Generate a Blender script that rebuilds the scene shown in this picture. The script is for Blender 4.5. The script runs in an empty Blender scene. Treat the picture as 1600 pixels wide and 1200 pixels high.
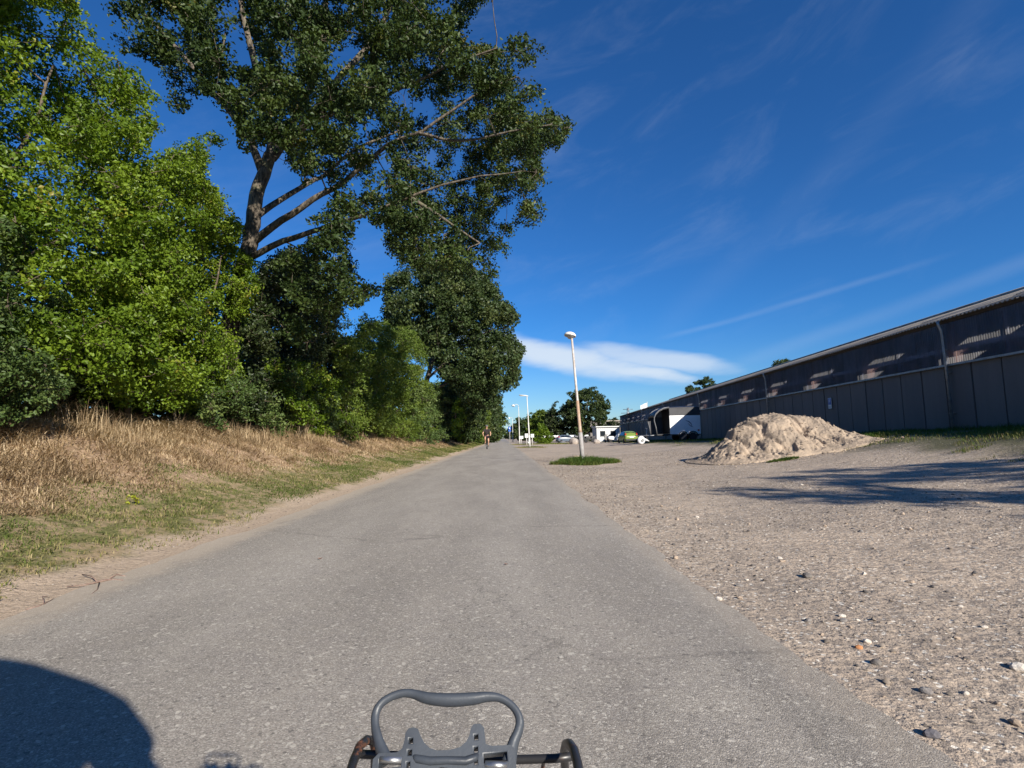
import bpy, math, random
import numpy as np
from mathutils import Vector, Matrix

random.seed(5)
rng = np.random.default_rng(5)
sc = bpy.context.scene
COL = sc.collection
rad = math.radians

# ------------------------------------------------------------------ camera
F = 840.0                       # focal length in pixels of a 1600 px wide frame
CAM_H = 0.95
yc = Vector((-13, -84, -840)).normalized()
r0 = rad(1.0)
xc = Vector((math.cos(r0), math.sin(r0), -(13 * math.cos(r0) + 84 * math.sin(r0)) / 840.0)).normalized()
zc = xc.cross(yc).normalized()
R = Matrix((xc, yc, zc))        # camera to world
cam_data = bpy.data.cameras.new('camera')
cam = bpy.data.objects.new('camera', cam_data)
COL.objects.link(cam)
cam.matrix_world = Matrix.Translation((0, 0, CAM_H)) @ R.to_4x4()
cam_data.sensor_width = 36.0
cam_data.lens = 36.0 * F / 1600.0
cam_data.clip_start = 0.02
cam_data.clip_end = 6000
sc.camera = cam
RN = np.array(R)

# ------------------------------------------------------------------ sun, sky, exposure
SX, SY = -1.08, 1.78            # ground shadow offset for one metre of height
sun_dir = Vector((-SX, -SY, 1.0)).normalized()
SUN_EL = math.asin(sun_dir.z)
SUN_AZ = math.atan2(sun_dir.x, sun_dir.y)
sl = bpy.data.lights.new('sun', 'SUN')
sl.energy = 4.6
sl.angle = rad(0.55)
sl.color = (1.0, 0.93, 0.82)
so = bpy.data.objects.new('sun', sl)
COL.objects.link(so)
so.rotation_euler = sun_dir.to_track_quat('Z', 'Y').to_euler()
so.location = (20, -30, 30)

sc.view_settings.view_transform = 'Standard'
sc.view_settings.look = 'None'
sc.view_settings.exposure = 0.80
sc.view_settings.gamma = 1.0
sc.view_settings.use_curve_mapping = False
sc.render.engine = 'CYCLES'
sc.cycles.max_bounces = 6
sc.cycles.diffuse_bounces = 3
sc.cycles.transparent_max_bounces = 12
sc.cycles.caustics_reflective = False
sc.cycles.caustics_refractive = False


class N:
    """tiny expression helper for math nodes"""
    def __init__(s, nt, sock): s.nt = nt; s.s = sock
    def _m(s, op, *a, clamp=False):
        n = s.nt.nodes.new('ShaderNodeMath'); n.operation = op; n.use_clamp = clamp
        for i, v in enumerate((s,) + a):
            if isinstance(v, N): s.nt.links.new(v.s, n.inputs[i])
            else: n.inputs[i].default_value = v
        return N(s.nt, n.outputs[0])
    def __add__(s, o): return s._m('ADD', o)
    def __sub__(s, o): return s._m('SUBTRACT', o)
    def __mul__(s, o): return s._m('MULTIPLY', o)
    def __truediv__(s, o): return s._m('DIVIDE', o)
    def pw(s, o): return s._m('POWER', o)
    def mx(s, o): return s._m('MAXIMUM', o)
    def mn(s, o): return s._m('MINIMUM', o)
    def ab(s): return s._m('ABSOLUTE')
    def ss(s, a, b, lo=0.0, hi=1.0):
        n = s.nt.nodes.new('ShaderNodeMapRange'); n.interpolation_type = 'SMOOTHSTEP'
        s.nt.links.new(s.s, n.inputs[0])
        for i, v in zip((1, 2, 3, 4), (a, b, lo, hi)): n.inputs[i].default_value = v
        return N(s.nt, n.outputs[0])


def sep(nt, sock):
    n = nt.nodes.new('ShaderNodeSeparateXYZ'); nt.links.new(sock, n.inputs[0])
    return [N(nt, o) for o in n.outputs]

def comb(nt, *a):
    n = nt.nodes.new('ShaderNodeCombineXYZ')
    for i, v in enumerate(a):
        if isinstance(v, N): nt.links.new(v.s, n.inputs[i])
        else: n.inputs[i].default_value = v
    return n.outputs[0]

def noise(nt, vec, scale, detail=4, rough=.55, dist=0.0):
    n = nt.nodes.new('ShaderNodeTexNoise')
    n.inputs['Scale'].default_value = scale; n.inputs['Detail'].default_value = detail
    n.inputs['Roughness'].default_value = rough; n.inputs['Distortion'].default_value = dist
    if vec is not None: nt.links.new(vec, n.inputs['Vector'])
    return N(nt, n.outputs[0])

def voro(nt, vec, scale, feat='F1', out=0):
    n = nt.nodes.new('ShaderNodeTexVoronoi'); n.feature = feat
    n.inputs['Scale'].default_value = scale
    nt.links.new(vec, n.inputs['Vector'])
    return n.outputs[out]

def mixc(nt, fac, a, b, mode='MIX'):
    n = nt.nodes.new('ShaderNodeMix'); n.data_type = 'RGBA'; n.blend_type = mode; n.clamp_factor = True
    for i, v in ((0, fac), (6, a), (7, b)):
        if isinstance(v, N): nt.links.new(v.s, n.inputs[i])
        elif hasattr(v, 'is_linked'): nt.links.new(v, n.inputs[i])
        elif isinstance(v, (tuple, list)): n.inputs[i].default_value = tuple(v) + ((1,) if len(v) == 3 else ())
        else: n.inputs[i].default_value = v
    return n.outputs[2]

def ramp(nt, fac, stops):
    n = nt.nodes.new('ShaderNodeValToRGB')
    el = n.color_ramp.elements
    while len(el) < len(stops): el.new(0.5)
    for e, (p, c) in zip(el, stops): e.position = p; e.color = tuple(c) + (1,)
    nt.links.new(fac.s if isinstance(fac, N) else fac, n.inputs[0])
    return n.outputs[0]

def new_mat(name):
    m = bpy.data.materials.new(name); m.use_nodes = True
    nt = m.node_tree
    return m, nt, nt.nodes['Principled BSDF']

def setb(nt, b, **k):
    for key, v in k.items():
        s = b.inputs[key.replace('_', ' ')]
        if isinstance(v, N): nt.links.new(v.s, s)
        elif hasattr(v, 'is_linked'): nt.links.new(v, s)
        elif isinstance(v, (tuple, list)) and len(v) == 3: s.default_value = tuple(v) + (1,)
        else: s.default_value = v

def bump(nt, b, h, dist=.01, strength=1.0):
    n = nt.nodes.new('ShaderNodeBump')
    n.inputs['Distance'].default_value = dist; n.inputs['Strength'].default_value = strength
    nt.links.new(h.s if isinstance(h, N) else h, n.inputs['Height'])
    nt.links.new(n.outputs[0], b.inputs['Normal'])

def pos(nt): return nt.nodes.new('ShaderNodeNewGeometry').outputs['Position']
def objc(nt): return nt.nodes.new('ShaderNodeTexCoord').outputs['Object']
def attr(nt, name):
    n = nt.nodes.new('ShaderNodeAttribute'); n.attribute_name = name
    return N(nt, n.outputs['Fac'])


# world: physical sky with thin high clouds
w = bpy.data.worlds.new('World'); sc.world = w; w.use_nodes = True
nt = w.node_tree
bg = nt.nodes['Background']
sky = nt.nodes.new('ShaderNodeTexSky'); sky.sky_type = 'NISHITA'; sky.sun_disc = False
sky.sun_elevation = SUN_EL; sky.sun_rotation = SUN_AZ
sky.air_density = 1.0; sky.dust_density = 0.15; sky.ozone_density = 5.0; sky.altitude = 0
tc = nt.nodes.new('ShaderNodeTexCoord')
dx, dy, dz = sep(nt, tc.outputs['Generated'])
az = dx._m('ARCTAN2', dy)
el = dz._m('ARCSINE')
v0 = comb(nt, az * 7.0, el * 26.0, 0.0)
n1 = noise(nt, v0, 1.0, 5, .6)
v1 = comb(nt, az * 2.2 + el * 2.0, el * 7.0 - az * 2.4, 3.0)
n2 = noise(nt, v1, 1.6, 6, .62, .6)
wx = (noise(nt, v0, .6, 3) - .5) * 0.035

def lobe(a0, e0, A, B, tilt):
    c, s = math.cos(tilt), math.sin(tilt)
    u = (az - a0) * c + (el + wx - e0) * s
    v = (el + wx - e0) * c - (az - a0) * s
    q = (u / A).pw(2.0) + (v / B).pw(2.0) + (n1 - .5) * 1.1 + (n2 - .5) * .8
    return q.ss(0.0, 1.35, 1.0, 0.0)
c_main = lobe(0.11, 0.146, 0.23, 0.030, -0.22) * .95
c_b = lobe(0.27, 0.138, 0.15, 0.022, -0.18) * 0.75
c_low = lobe(0.25, 0.112, 0.10, 0.016, -0.18) * 0.95

def trail(a0, e0, slope, width, a_lo, a_hi, k):
    dlt = (el + wx * 0.25 - e0 - (az - a0) * slope).ab()
    along = az.ss(a_lo, a_lo + .08) * az.ss(a_hi - .15, a_hi, 1.0, 0.0)
    return dlt.ss(0.0, width, 1.0, 0.0) * along * k * (n1 * 1.2 + .3)
t1 = trail(.388, .190, .178, .0075, .27, .75, .085)
t2 = trail(.50, .142, .27, .018, .38, 1.0, .07)
t3 = trail(.60, .42, .75, .05, .25, 1.1, .022)
wisp = n2.ss(.46, .86) * el.ss(.08, .25) * el.ss(.75, 1.1, 1.0, 0.0) * .09
tot = c_main.mx(c_b).mx(c_low)
cl = (tot + t1 + t2 + t3 + wisp).mn(1.0)
hz = el.ss(-.02, .22, 1.0, 0.0)
tint = mixc(nt, hz, (.32, .80, 1.25), (.78, .98, 1.18))
skyc = mixc(nt, 1.0, sky.outputs[0], tint, 'MULTIPLY')
cloudcol = comb(nt, 7.4, 8.3, 9.3)
out = mixc(nt, cl * .88, skyc, cloudcol)
nt.links.new(out, bg.inputs['Color'])
bg.inputs['Strength'].default_value = 0.058


# ------------------------------------------------------------------ mesh helpers
def link(o, parent=None):
    COL.objects.link(o)
    if parent is not None: o.parent = parent
    return o

def np_mesh(name, V, Fc, mat, parent=None, smooth=False, attrs=None, mat_idx=None):
    """V (n,3), Fc (m,k) with constant k"""
    V = np.asarray(V, dtype=np.float32); Fc = np.asarray(Fc, dtype=np.int32)
    me = bpy.data.meshes.new(name)
    k = Fc.shape[1]
    me.vertices.add(len(V)); me.vertices.foreach_set('co', V.ravel())
    me.loops.add(Fc.size); me.loops.foreach_set('vertex_index', Fc.ravel())
    me.polygons.add(len(Fc))
    me.polygons.foreach_set('loop_start', np.arange(0, Fc.size, k, dtype=np.int32))
    me.polygons.foreach_set('loop_total', np.full(len(Fc), k, dtype=np.int32))
    if smooth: me.polygons.foreach_set('use_smooth', np.ones(len(Fc), dtype=bool))
    if attrs:
        for an, (dom, arr) in attrs.items():
            a = me.attributes.new(an, 'FLOAT', dom); a.data.foreach_set('value', np.asarray(arr, dtype=np.float32))
    me.update(calc_edges=True)
    me.materials.append(mat)
    return link(bpy.data.objects.new(name, me), parent)

class MB:
    def __init__(s): s.v = []; s.f = []; s.sm = []
    def add(s, vs, fs, smooth=False):
        o = len(s.v); s.v += [tuple(x) for x in vs]
        for f in fs: s.f.append([i + o for i in f]); s.sm.append(smooth)
        return s
    def box(s, c, d, rot=None, taper=1.0):
        hx, hy, hz = d[0] / 2, d[1] / 2, d[2] / 2
        vs = []
        for z, t in ((-hz, 1.0), (hz, taper)):
            for x, y in ((-hx, -hy), (hx, -hy), (hx, hy), (-hx, hy)):
                p = Vector((x * t, y * t, z))
                if rot is not None: p = rot @ p
                vs.append(p + Vector(c))
        return s.add(vs, [(0, 3, 2, 1), (4, 5, 6, 7), (0, 1, 5, 4), (1, 2, 6, 5), (2, 3, 7, 6), (3, 0, 4, 7)])
    def tube(s, pts, r, n=8, closed=False, flat=1.0, flat_dir=None, cap=True):
        pts = [Vector(p) for p in pts]; m = len(pts)
        rs = list(r) if hasattr(r, '__len__') else [r] * m
        vs = []; prev = None
        for i, p in enumerate(pts):
            if closed: t = pts[(i + 1) % m] - pts[i - 1]
            else: t = pts[min(i + 1, m - 1)] - pts[max(i - 1, 0)]
            t.normalize()
            if flat_dir is not None: a = Vector(flat_dir)
            elif prev is None: a = Vector((0, 0, 1)) if abs(t.z) < .9 else Vector((1, 0, 0))
            else: a = prev
            a = (a - t * a.dot(t)).normalized(); prev = a; b = t.cross(a)
            for k in range(n):
                an = 2 * math.pi * k / n
                vs.append(p + a * math.cos(an) * rs[i] * flat + b * math.sin(an) * rs[i])
        fs = []
        for i in range(m if closed else m - 1):
            j = (i + 1) % m
            for k in range(n):
                k2 = (k + 1) % n
                fs.append((i * n + k, i * n + k2, j * n + k2, j * n + k))
        s.add(vs, fs, True)
        if cap and not closed:
            o = len(s.v) - m * n
            s.f.append([o + k for k in range(n)][::-1]); s.sm.append(False)
            s.f.append([o + (m - 1) * n + k for k in range(n)]); s.sm.append(False)
        return s
    def lathe(s, prof, c=(0, 0, 0), n=16, rot=None, cap=True):
        vs = []
        for r_, z in prof:
            for k in range(n):
                an = 2 * math.pi * k / n
                p = Vector((r_ * math.cos(an), r_ * math.sin(an), z))
                if rot is not None: p = rot @ p
                vs.append(p + Vector(c))
        fs = []
        for i in range(len(prof) - 1):
            for k in range(n):
                k2 = (k + 1) % n
                fs.append((i * n + k, i * n + k2, (i + 1) * n + k2, (i + 1) * n + k))
        s.add(vs, fs, True)
        if cap:
            o = len(s.v) - len(vs)
            s.f.append([o + k for k in range(n)][::-1]); s.sm.append(False)
            s.f.append([o + (len(prof) - 1) * n + k for k in range(n)]); s.sm.append(False)
        return s
    def prism(s, outl, axis, a, b):
        """outline (list of 2d) extruded along axis 0/1/2 from a to b"""
        def mk(p, t):
            if axis == 0: return (t, p[0], p[1])
            if axis == 1: return (p[0], t, p[1])
            return (p[0], p[1], t)
        n = len(outl)
        vs = [mk(p, a) for p in outl] + [mk(p, b) for p in outl]
        fs = [list(range(n))[::-1], [n + i for i in range(n)]]
        for i in range(n): fs.append((i, (i + 1) % n, n + (i + 1) % n, n + i))
        return s.add(vs, fs)
    def mesh(s, name, mat):
        me = bpy.data.meshes.new(name); me.from_pydata(s.v, [], s.f)
        me.polygons.foreach_set('use_smooth', s.sm); me.materials.append(mat)
        bm_ = __import__('bmesh'); b = bm_.new(); b.from_mesh(me)
        bm_.ops.recalc_face_normals(b, faces=b.faces); b.to_mesh(me); b.free()
        me.update(); return me
    def build(s, name, mat, parent=None, bevel=0, kind=None):
        o = link(bpy.data.objects.new(name, s.mesh(name, mat)), parent)
        if bevel:
            m = o.modifiers.new('bevel', 'BEVEL'); m.width = bevel; m.segments = 2; m.limit_method = 'ANGLE'
        if kind: o['kind'] = kind
        return o

def tag(o, label, cat, group=None):
    o['label'] = label; o['category'] = cat
    if group: o['group'] = group
    return o

def thing(name, label, cat, loc=(0, 0, 0), rz=0.0, group=None):
    o = bpy.data.objects.new(name, None); COL.objects.link(o)
    o.empty_display_size = .2
    o.location = loc; o.rotation_euler = (0, 0, rz)
    return tag(o, label, cat, group)

def copy_tree(o, parent=None):
    c = o.copy(); COL.objects.link(c); c.parent = parent
    for ch in [x for x in o.children]: copy_tree(ch, c)
    return c

def ray(px, py):
    v = RN @ np.array([px - 800.0, 600.0 - py, -F]); return v
def PX(px, py, d):
    """world point seen at photo pixel px,py at distance d along the road axis"""
    v = ray(px, py); v = v / v[1] * d
    return np.array([v[0], v[1], v[2] + CAM_H])
def project(P):
    Q = (np.asarray(P) - np.array([0, 0, CAM_H])) @ RN      # rows of RN are x_cam.. -> R^T p
    dpt = -Q[:, 2]
    ok = dpt > .05
    dpt = np.where(ok, dpt, 1)
    return 800 + F * Q[:, 0] / dpt, 600 - F * Q[:, 1] / dpt, ok

def inpoly(x, y, poly):
    c = np.zeros(len(x), bool); n = len(poly)
    for i in range(n):
        x1, y1 = poly[i]; x2, y2 = poly[(i + 1) % n]
        if y1 == y2: continue
        t = ((y1 > y) != (y2 > y)) & (x < (x2 - x1) * (y - y1) / (y2 - y1) + x1)
        c ^= t
    return c

# value noise
_T = np.random.default_rng(11).random((64, 64, 64))
def vn3(P, s):
    q = np.asarray(P) * s; i = np.floor(q).astype(int); f = q - i; f = f * f * (3 - 2 * f)
    r_ = 0
    for a in (0, 1):
        for b in (0, 1):
            for c in (0, 1):
                wgt = (f[:, 0] if a else 1 - f[:, 0]) * (f[:, 1] if b else 1 - f[:, 1]) * (f[:, 2] if c else 1 - f[:, 2])
                r_ = r_ + wgt * _T[(i[:, 0] + a) % 64, (i[:, 1] + b) % 64, (i[:, 2] + c) % 64]
    return r_
def vn2(x, y, s, k=0.0):
    return vn3(np.stack([np.ravel(x), np.ravel(y), np.full(np.size(x), k / s + .01)], 1), s).reshape(np.shape(x))
def fbm(x, y, s, k=0, o=3):
    t = 0; a = 1; z = 0
    for i in range(o):
        t = t + a * vn2(x, y, s * 2 ** i, k + i * 7.3); z += a; a *= .5
    return t / z - .5

# ------------------------------------------------------------------ terrain
WA, WB = 13.9, 0.087            # building wall: x = WA + WB*y
def smooth(a, b, x):
    t = np.clip((x - a) / (b - a), 0, 1); return t * t * (3 - 2 * t)
def H(x, y):
    x = np.asarray(x, float); y = np.asarray(y, float)
    t = -x - 2.85 + .25 * fbm(x * 0, y, .35, 3)
    left = np.interp(t, [0, .25, 1.5, 2.2, 3.0, 3.8, 5, 14, 40, 80], [0, .015, .31, .55, .93, 1.2, 1.3, 1.3, .6, 0])
    left = left * np.interp(y, [-40, 0, 30, 63, 120, 300], [.8, 1, 1, .8, .5, 0])
    left = left + smooth(.3, 2.5, t) * (fbm(x, y, .9, 5) * .22 + fbm(x, y, 3.1, 6) * .07)
    u = WA + WB * y - x
    zw = np.interp(y, [-60, -20, 18, 23, 33, 51, 75, 106, 160], [0.5, .95, .95, .8, .62, .40, .15, 0, 0])
    prof = np.interp(u, [-60, -25, 0, 5, 6.4, 8.5, 11.5], [0, 1, 1, .85, .50, .20, 0])
    edge = smooth(1.5, 4.0, x)
    right = zw * prof * edge + smooth(1.35, 2.2, x) * (fbm(x, y, .8, 9) * .05 + fbm(x, y, 4.0, 2) * .022 + fbm(x, y, 13.0, 4, 2) * .012)
    right = right - .01 * smooth(1.2, 1.6, x)
    return np.where(t > 0, left, 0) + np.where(x > 1.2, right, 0)
def Hs(x, y): return float(H(np.array([x]), np.array([y]))[0])

def sheet(name, xs, ys, mat, dz=0.0, fn=H, kind='structure', warp=None):
    X, Y = np.meshgrid(xs, ys)
    if warp is not None: X, Y = warp(X, Y)
    Z = fn(X, Y) + dz
    V = np.stack([X.ravel(), Y.ravel(), Z.ravel()], 1)
    nx, ny = len(xs), len(ys)
    i = np.arange(nx - 1)[None, :] + nx * np.arange(ny - 1)[:, None]
    Fc = np.stack([i, i + 1, i + 1 + nx, i + nx], -1).reshape(-1, 4)
    o = np_mesh(name, V, Fc, mat, smooth=True)
    if kind: o['kind'] = kind
    return o

def spaced(a, b, d0, growth):
    out = [a]; d = d0
    while out[-1] < b: out.append(out[-1] + d); d *= growth
    out[-1] = b
    return np.array(out)

# ---- ground materials
def p_x(nt, p, i): return sep(nt, p)[i]
def ground_mat():
    m, nt, b = new_mat('gravel_ground')
    p = pos(nt)
    big = noise(nt, p, .35, 4, .6); mid = noise(nt, p, 2.2, 5, .65); fine = noise(nt, p, 38, 4, .7)
    grit = N(nt, voro(nt, p, 70, 'F1', 0)); gcol = voro(nt, p, 70, 'F1', 1)
    gsep = nt.nodes.new('ShaderNodeSeparateColor'); nt.links.new(gcol, gsep.inputs[0]); gr = N(nt, gsep.outputs[0])
    base = mixc(nt, big.ss(.35, .68), (.53, .42, .315), (.385, .31, .24))
    base = mixc(nt, mid.ss(.50, .70) * .6, base, (.235, .195, .16))
    ruts = noise(nt, comb(nt, p_x(nt, p, 0) * .9, p_x(nt, p, 1) * 5.0, 0.0), 1.3, 4, .65)
    base = mixc(nt, ruts.ss(.55, .7) * .35, base, (.22, .18, .15))
    g30 = voro(nt, p, 28, 'F1', 1); gs3 = nt.nodes.new('ShaderNodeSeparateColor'); nt.links.new(g30, gs3.inputs[0]); q3 = N(nt, gs3.outputs[0])
    base = mixc(nt, q3.ss(.72, .98) * .55, base, (.20, .165, .135))
    base = mixc(nt, q3.ss(.22, .0) * .45, base, (.62, .52, .41))
    base = mixc(nt, gr.ss(.45, .9) * .7, base, (.24, .205, .175))
    base = mixc(nt, gr.ss(.955, .965) * .9, base, (.78, .72, .62))
    base = mixc(nt, fine.ss(.56, .70) * .65, base, (.13, .105, .085))
    # grass tinted soil beside the wall and round the lamp bases
    x, y, z = sep(nt, p)
    u = (y * WB + WA) - x
    edge = (u + (noise(nt, p, .8, 4, .7) - .5) * 3.2).ss(5.2, 7.0, 1.0, 0.0)
    base = mixc(nt, edge * .85, base, (.07, .075, .028))
    setb(nt, b, Base_Color=base, Roughness=.92)
    b.inputs['Specular IOR Level'].default_value = .25
    med = noise(nt, p, 14, 5, .7)
    bump(nt, b, fine * .55 + med * 1.6 + mid * 1.5 + ruts * .8, .016, .9)
    return m
def bank_mat():
    m, nt, b = new_mat('bank_soil')
    p = pos(nt); x, y, z = sep(nt, p)
    nn = noise(nt, p, 1.1, 5, .65); fine = noise(nt, p, 30, 5, .7); mid = noise(nt, p, 5, 4, .6)
    t = (x * -1.0) - 2.85 + (nn - .5) * 1.0
    straw = mixc(nt, fine.ss(.35, .68), (.27, .18, .11), (.54, .39, .26))
    straw = mixc(nt, mid.ss(.5, .7) * .4, straw, (.17, .10, .06))
    green = mixc(nt, fine.ss(.35, .65), (.085, .10, .032), (.24, .215, .09))
    green = mixc(nt, mid.ss(.42, .60) * .8, green, (.40, .29, .18))
    sand = mixc(nt, fine.ss(.35, .7), (.54, .42, .31), (.38, .29, .21))
    c = mixc(nt, t.ss(1.35, 1.9), green, straw)
    c = mixc(nt, t.ss(.25, .55, 1.0, 0.0), c, sand)
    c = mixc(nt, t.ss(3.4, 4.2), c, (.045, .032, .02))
    setb(nt, b, Base_Color=c, Roughness=.95)
    b.inputs['Specular IOR Level'].default_value = .15
    bump(nt, b, fine * 1.0 + mid, .03, .9)
    return m
def road_mat():
    m, nt, b = new_mat('asphalt')
    p = pos(nt); x, y, z = sep(nt, p)
    stretched = comb(nt, x * 1.6, y * .45, 0.0)
    big = noise(nt, stretched, .9, 5, .6); mid = noise(nt, p, 6, 5, .7)
    v = voro(nt, p, 210, 'F1', 1); vs = nt.nodes.new('ShaderNodeSeparateColor'); nt.links.new(v, vs.inputs[0]); g = N(nt, vs.outputs[0]); g2 = N(nt, vs.outputs[1])
    dist = N(nt, voro(nt, p, 210, 'F1', 0)); fine = noise(nt, p, 75, 6, .85)
    trk = (x - (-1.55)).ab().ss(.0, .45, 1.0, 0.0).mx((x - 0.0).ab().ss(.0, .45, 1.0, 0.0))
    c = mixc(nt, big.ss(.35, .65), (.275, .244, .205), (.380, .338, .284))
    c = mixc(nt, trk * .18, c, (.46, .42, .36))
    c = mixc(nt, mid.ss(.35, .7) * .30, c, (.25, .225, .21))
    c = mixc(nt, g.ss(.0, .5, 1.0, 0.0) * .6, c, (.15, .135, .115))
    c = mixc(nt, g.ss(.7, 1.0) * .6, c, (.58, .53, .45))
    v6 = voro(nt, p, 75, 'F1', 1); s6 = nt.nodes.new('ShaderNodeSeparateColor'); nt.links.new(v6, s6.inputs[0]); q6 = N(nt, s6.outputs[0])
    c = mixc(nt, q6.ss(.955, .975) * .45, c, (.75, .69, .58))
    c = mixc(nt, q6.ss(.03, .01) * .5, c, (.07, .065, .06))
    c = mixc(nt, g2.ss(.975, .985) * .6, c, (.70, .64, .55))
    c = mixc(nt, fine.ss(.54, .70) * .7, c, (.12, .11, .098))
    crk = N(nt, voro(nt, comb(nt, x * 1.0 + (mid - .5) * .5, y * .55 + (fine - .5) * .12, 0.0), .55, 'DISTANCE_TO_EDGE', 0))
    c = mixc(nt, crk.ss(.0, .006, 1.0, 0.0) * noise(nt, p, .5, 3).ss(.46, .56) * .55, c, (.10, .09, .08))
    # dust from the verges drifted on to the edges
    ed = ((x * -1.0) - 2.35 + (mid - .5) * .7).ss(.0, .35).mx((x - 1.02 + (mid - .5) * .3).ss(.0, .12) * .35)
    c = mixc(nt, ed * .6, c, (.50, .41, .31))
    st = noise(nt, p, 1.3, 2, .4, .3)
    c = mixc(nt, st.ss(.74, .80) * .5, c, (.09, .08, .075))
    setb(nt, b, Base_Color=c, Roughness=.82)
    b.inputs['Specular IOR Level'].default_value = .35
    bump(nt, b, dist * -.5 + fine * 1.0 + mid * .4, .004, .8)
    return m
M_GROUND, M_BANK, M_ROAD = ground_mat(), bank_mat(), road_mat()

def far_mat():
    m, nt, b = new_mat('field'); p = pos(nt)
    c = mixc(nt, noise(nt, p, .05, 4).ss(.4, .6), (.10, .11, .035), (.20, .17, .07))
    setb(nt, b, Base_Color=c, Roughness=.95); return m
ys = np.concatenate([-spaced(0, 60, .5, 1.15)[::-1][:-1], spaced(0, 14, .045, 1.0035)[:-1], spaced(14, 420, .16, 1.022)])
xr = np.concatenate([spaced(-.9, 1.1, .4, 1.0)[:-1], spaced(1.1, 40, .04, 1.016)])
yard = sheet('gravel_yard', xr, ys, M_GROUND)
xl = -np.concatenate([spaced(.9, 2.7, .5, 1.0)[:-1], spaced(2.7, 90, .045, 1.020)])[::-1]
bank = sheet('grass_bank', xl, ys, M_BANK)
# outlying fields: one wide sheet reaching the horizon
ff = MB(); ff.add([(-2500, -2500, -.35), (2500, -2500, -.35), (2500, 3500, -.35), (-2500, 3500, -.35)], [(0, 1, 2, 3)])
ff.build('field', far_mat())['kind'] = 'structure'

# road, with a ragged edge
def road_warp(X, Y):
    nl = (fbm(X * 0, Y, 1.3, 21) * .18 + fbm(X * 0, Y, 9, 22) * .06)
    nr = (fbm(X * 0, Y, 1.1, 31) * .14 + fbm(X * 0, Y, 8, 32) * .07)
    t = (X - (-2.72)) / (1.19 + 2.72)
    return X + np.where(t < .06, nl * np.clip(1 - t / .06, 0, 1), 0) + np.where(t > .94, nr * np.clip((t - .94) / .06, 0, 1), 0), Y
def road_h(X, Y):
    t = (X - (-2.72)) / (1.19 + 2.72)
    crown = .022 * (1 - (2 * np.clip(t, 0, 1) - 1) ** 2)
    return .012 + crown + fbm(X, Y, .5, 40) * .008
road = sheet('road', np.concatenate([[-2.78, -2.72, -2.60], np.linspace(-2.4, .9, 9), [1.05, 1.15, 1.22]]),
             np.concatenate([-spaced(0, 60, .5, 1.2)[::-1][:-1], spaced(0, 20, .06, 1.004)[:-1], spaced(20, 420, .3, 1.03)]),
             M_ROAD, fn=road_h, warp=road_warp)


# ------------------------------------------------------------------ simple materials
def plain(name, col, rough=.6, metal=0.0, spec=.5, var=.0, scale=3.0, col2=None, bmp=0.0, bscale=40, fac=(.4, .65)):
    m, nt, b = new_mat(name)
    if col2 is not None or var:
        c2 = col2 if col2 is not None else tuple(v * (1 - var) for v in col)
        oc = objc(nt)
        c = mixc(nt, noise(nt, oc, scale, 5, .65).ss(*fac), col, c2)
        setb(nt, b, Base_Color=c)
        if bmp: bump(nt, b, noise(nt, oc, bscale, 4, .7), bmp)
    else: setb(nt, b, Base_Color=col)
    setb(nt, b, Roughness=rough, Metallic=metal)
    b.inputs['Specular IOR Level'].default_value = spec
    return m

# ------------------------------------------------------------------ the long shed
def concrete_mat():
    m, nt, b = new_mat('dark_concrete'); p = pos(nt); x, y, z = sep(nt, p)
    streak = noise(nt, comb(nt, x * 3.0, y * 3.0, z * .35), 1.0, 5, .65)
    c = mixc(nt, streak.ss(.38, .66) * .5, (.185, .168, .154), (.225, .205, .188))
    c = mixc(nt, noise(nt, p, 18, 4, .7).ss(.55, .75) * .35, c, (.07, .068, .07))
    oi = nt.nodes.new('ShaderNodeObjectInfo')
    c = mixc(nt, N(nt, oi.outputs['Random']) * .35, c, (.09, .088, .09))
    setb(nt, b, Base_Color=c, Roughness=.85); bump(nt, b, noise(nt, p, 60, 4, .7), .004)
    return m
M_CONC = concrete_mat()
def sheet_mat():
    # translucent corrugated plastic, weathered: you can see in dimly
    m = bpy.data.materials.new('clear_corrugated'); m.use_nodes = True; nt = m.node_tree
    nt.nodes.clear()
    outn = nt.nodes.new('ShaderNodeOutputMaterial')
    tr = nt.nodes.new('ShaderNodeBsdfTransparent'); tr.inputs[0].default_value = (.58, .64, .80, 1)
    tl = nt.nodes.new('ShaderNodeBsdfTranslucent'); tl.inputs[0].default_value = (.50, .50, .52, 1)
    df = nt.nodes.new('ShaderNodeBsdfDiffuse'); df.inputs[0].default_value = (.21, .21, .27, 1)
    gl = nt.nodes.new('ShaderNodeBsdfGlossy'); gl.inputs['Roughness'].default_value = .22; gl.inputs[0].default_value = (.55, .6, .7, 1)
    p = pos(nt); x, y, z = sep(nt, p)
    dirt = noise(nt, comb(nt, x * 1.5, y * 1.5, z * .5), 1.4, 5, .65).ss(.35, .75)
    oi = nt.nodes.new('ShaderNodeObjectInfo'); rn = N(nt, oi.outputs['Random'])
    def mix(f, a, b):
        n = nt.nodes.new('ShaderNodeMixShader')
        if isinstance(f, N): nt.links.new(f.s, n.inputs[0])
        else: n.inputs[0].default_value = f
        nt.links.new(a, n.inputs[1]); nt.links.new(b, n.inputs[2]); return n.outputs[0]
    body = mix(.45, tl.outputs[0], df.outputs[0])
    f = (dirt * .25 + rn * .20 + .42)
    s_ = mix(f, tr.outputs[0], body)
    s_ = mix(.05, s_, gl.outputs[0])
    nt.links.new(s_, outn.inputs[0])
    return m
M_CLEAR = sheet_mat()
M_ROOF = plain('fibre_cement', (.36, .32, .27), .9, col2=(.22, .19, .16), scale=1.2)
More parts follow.
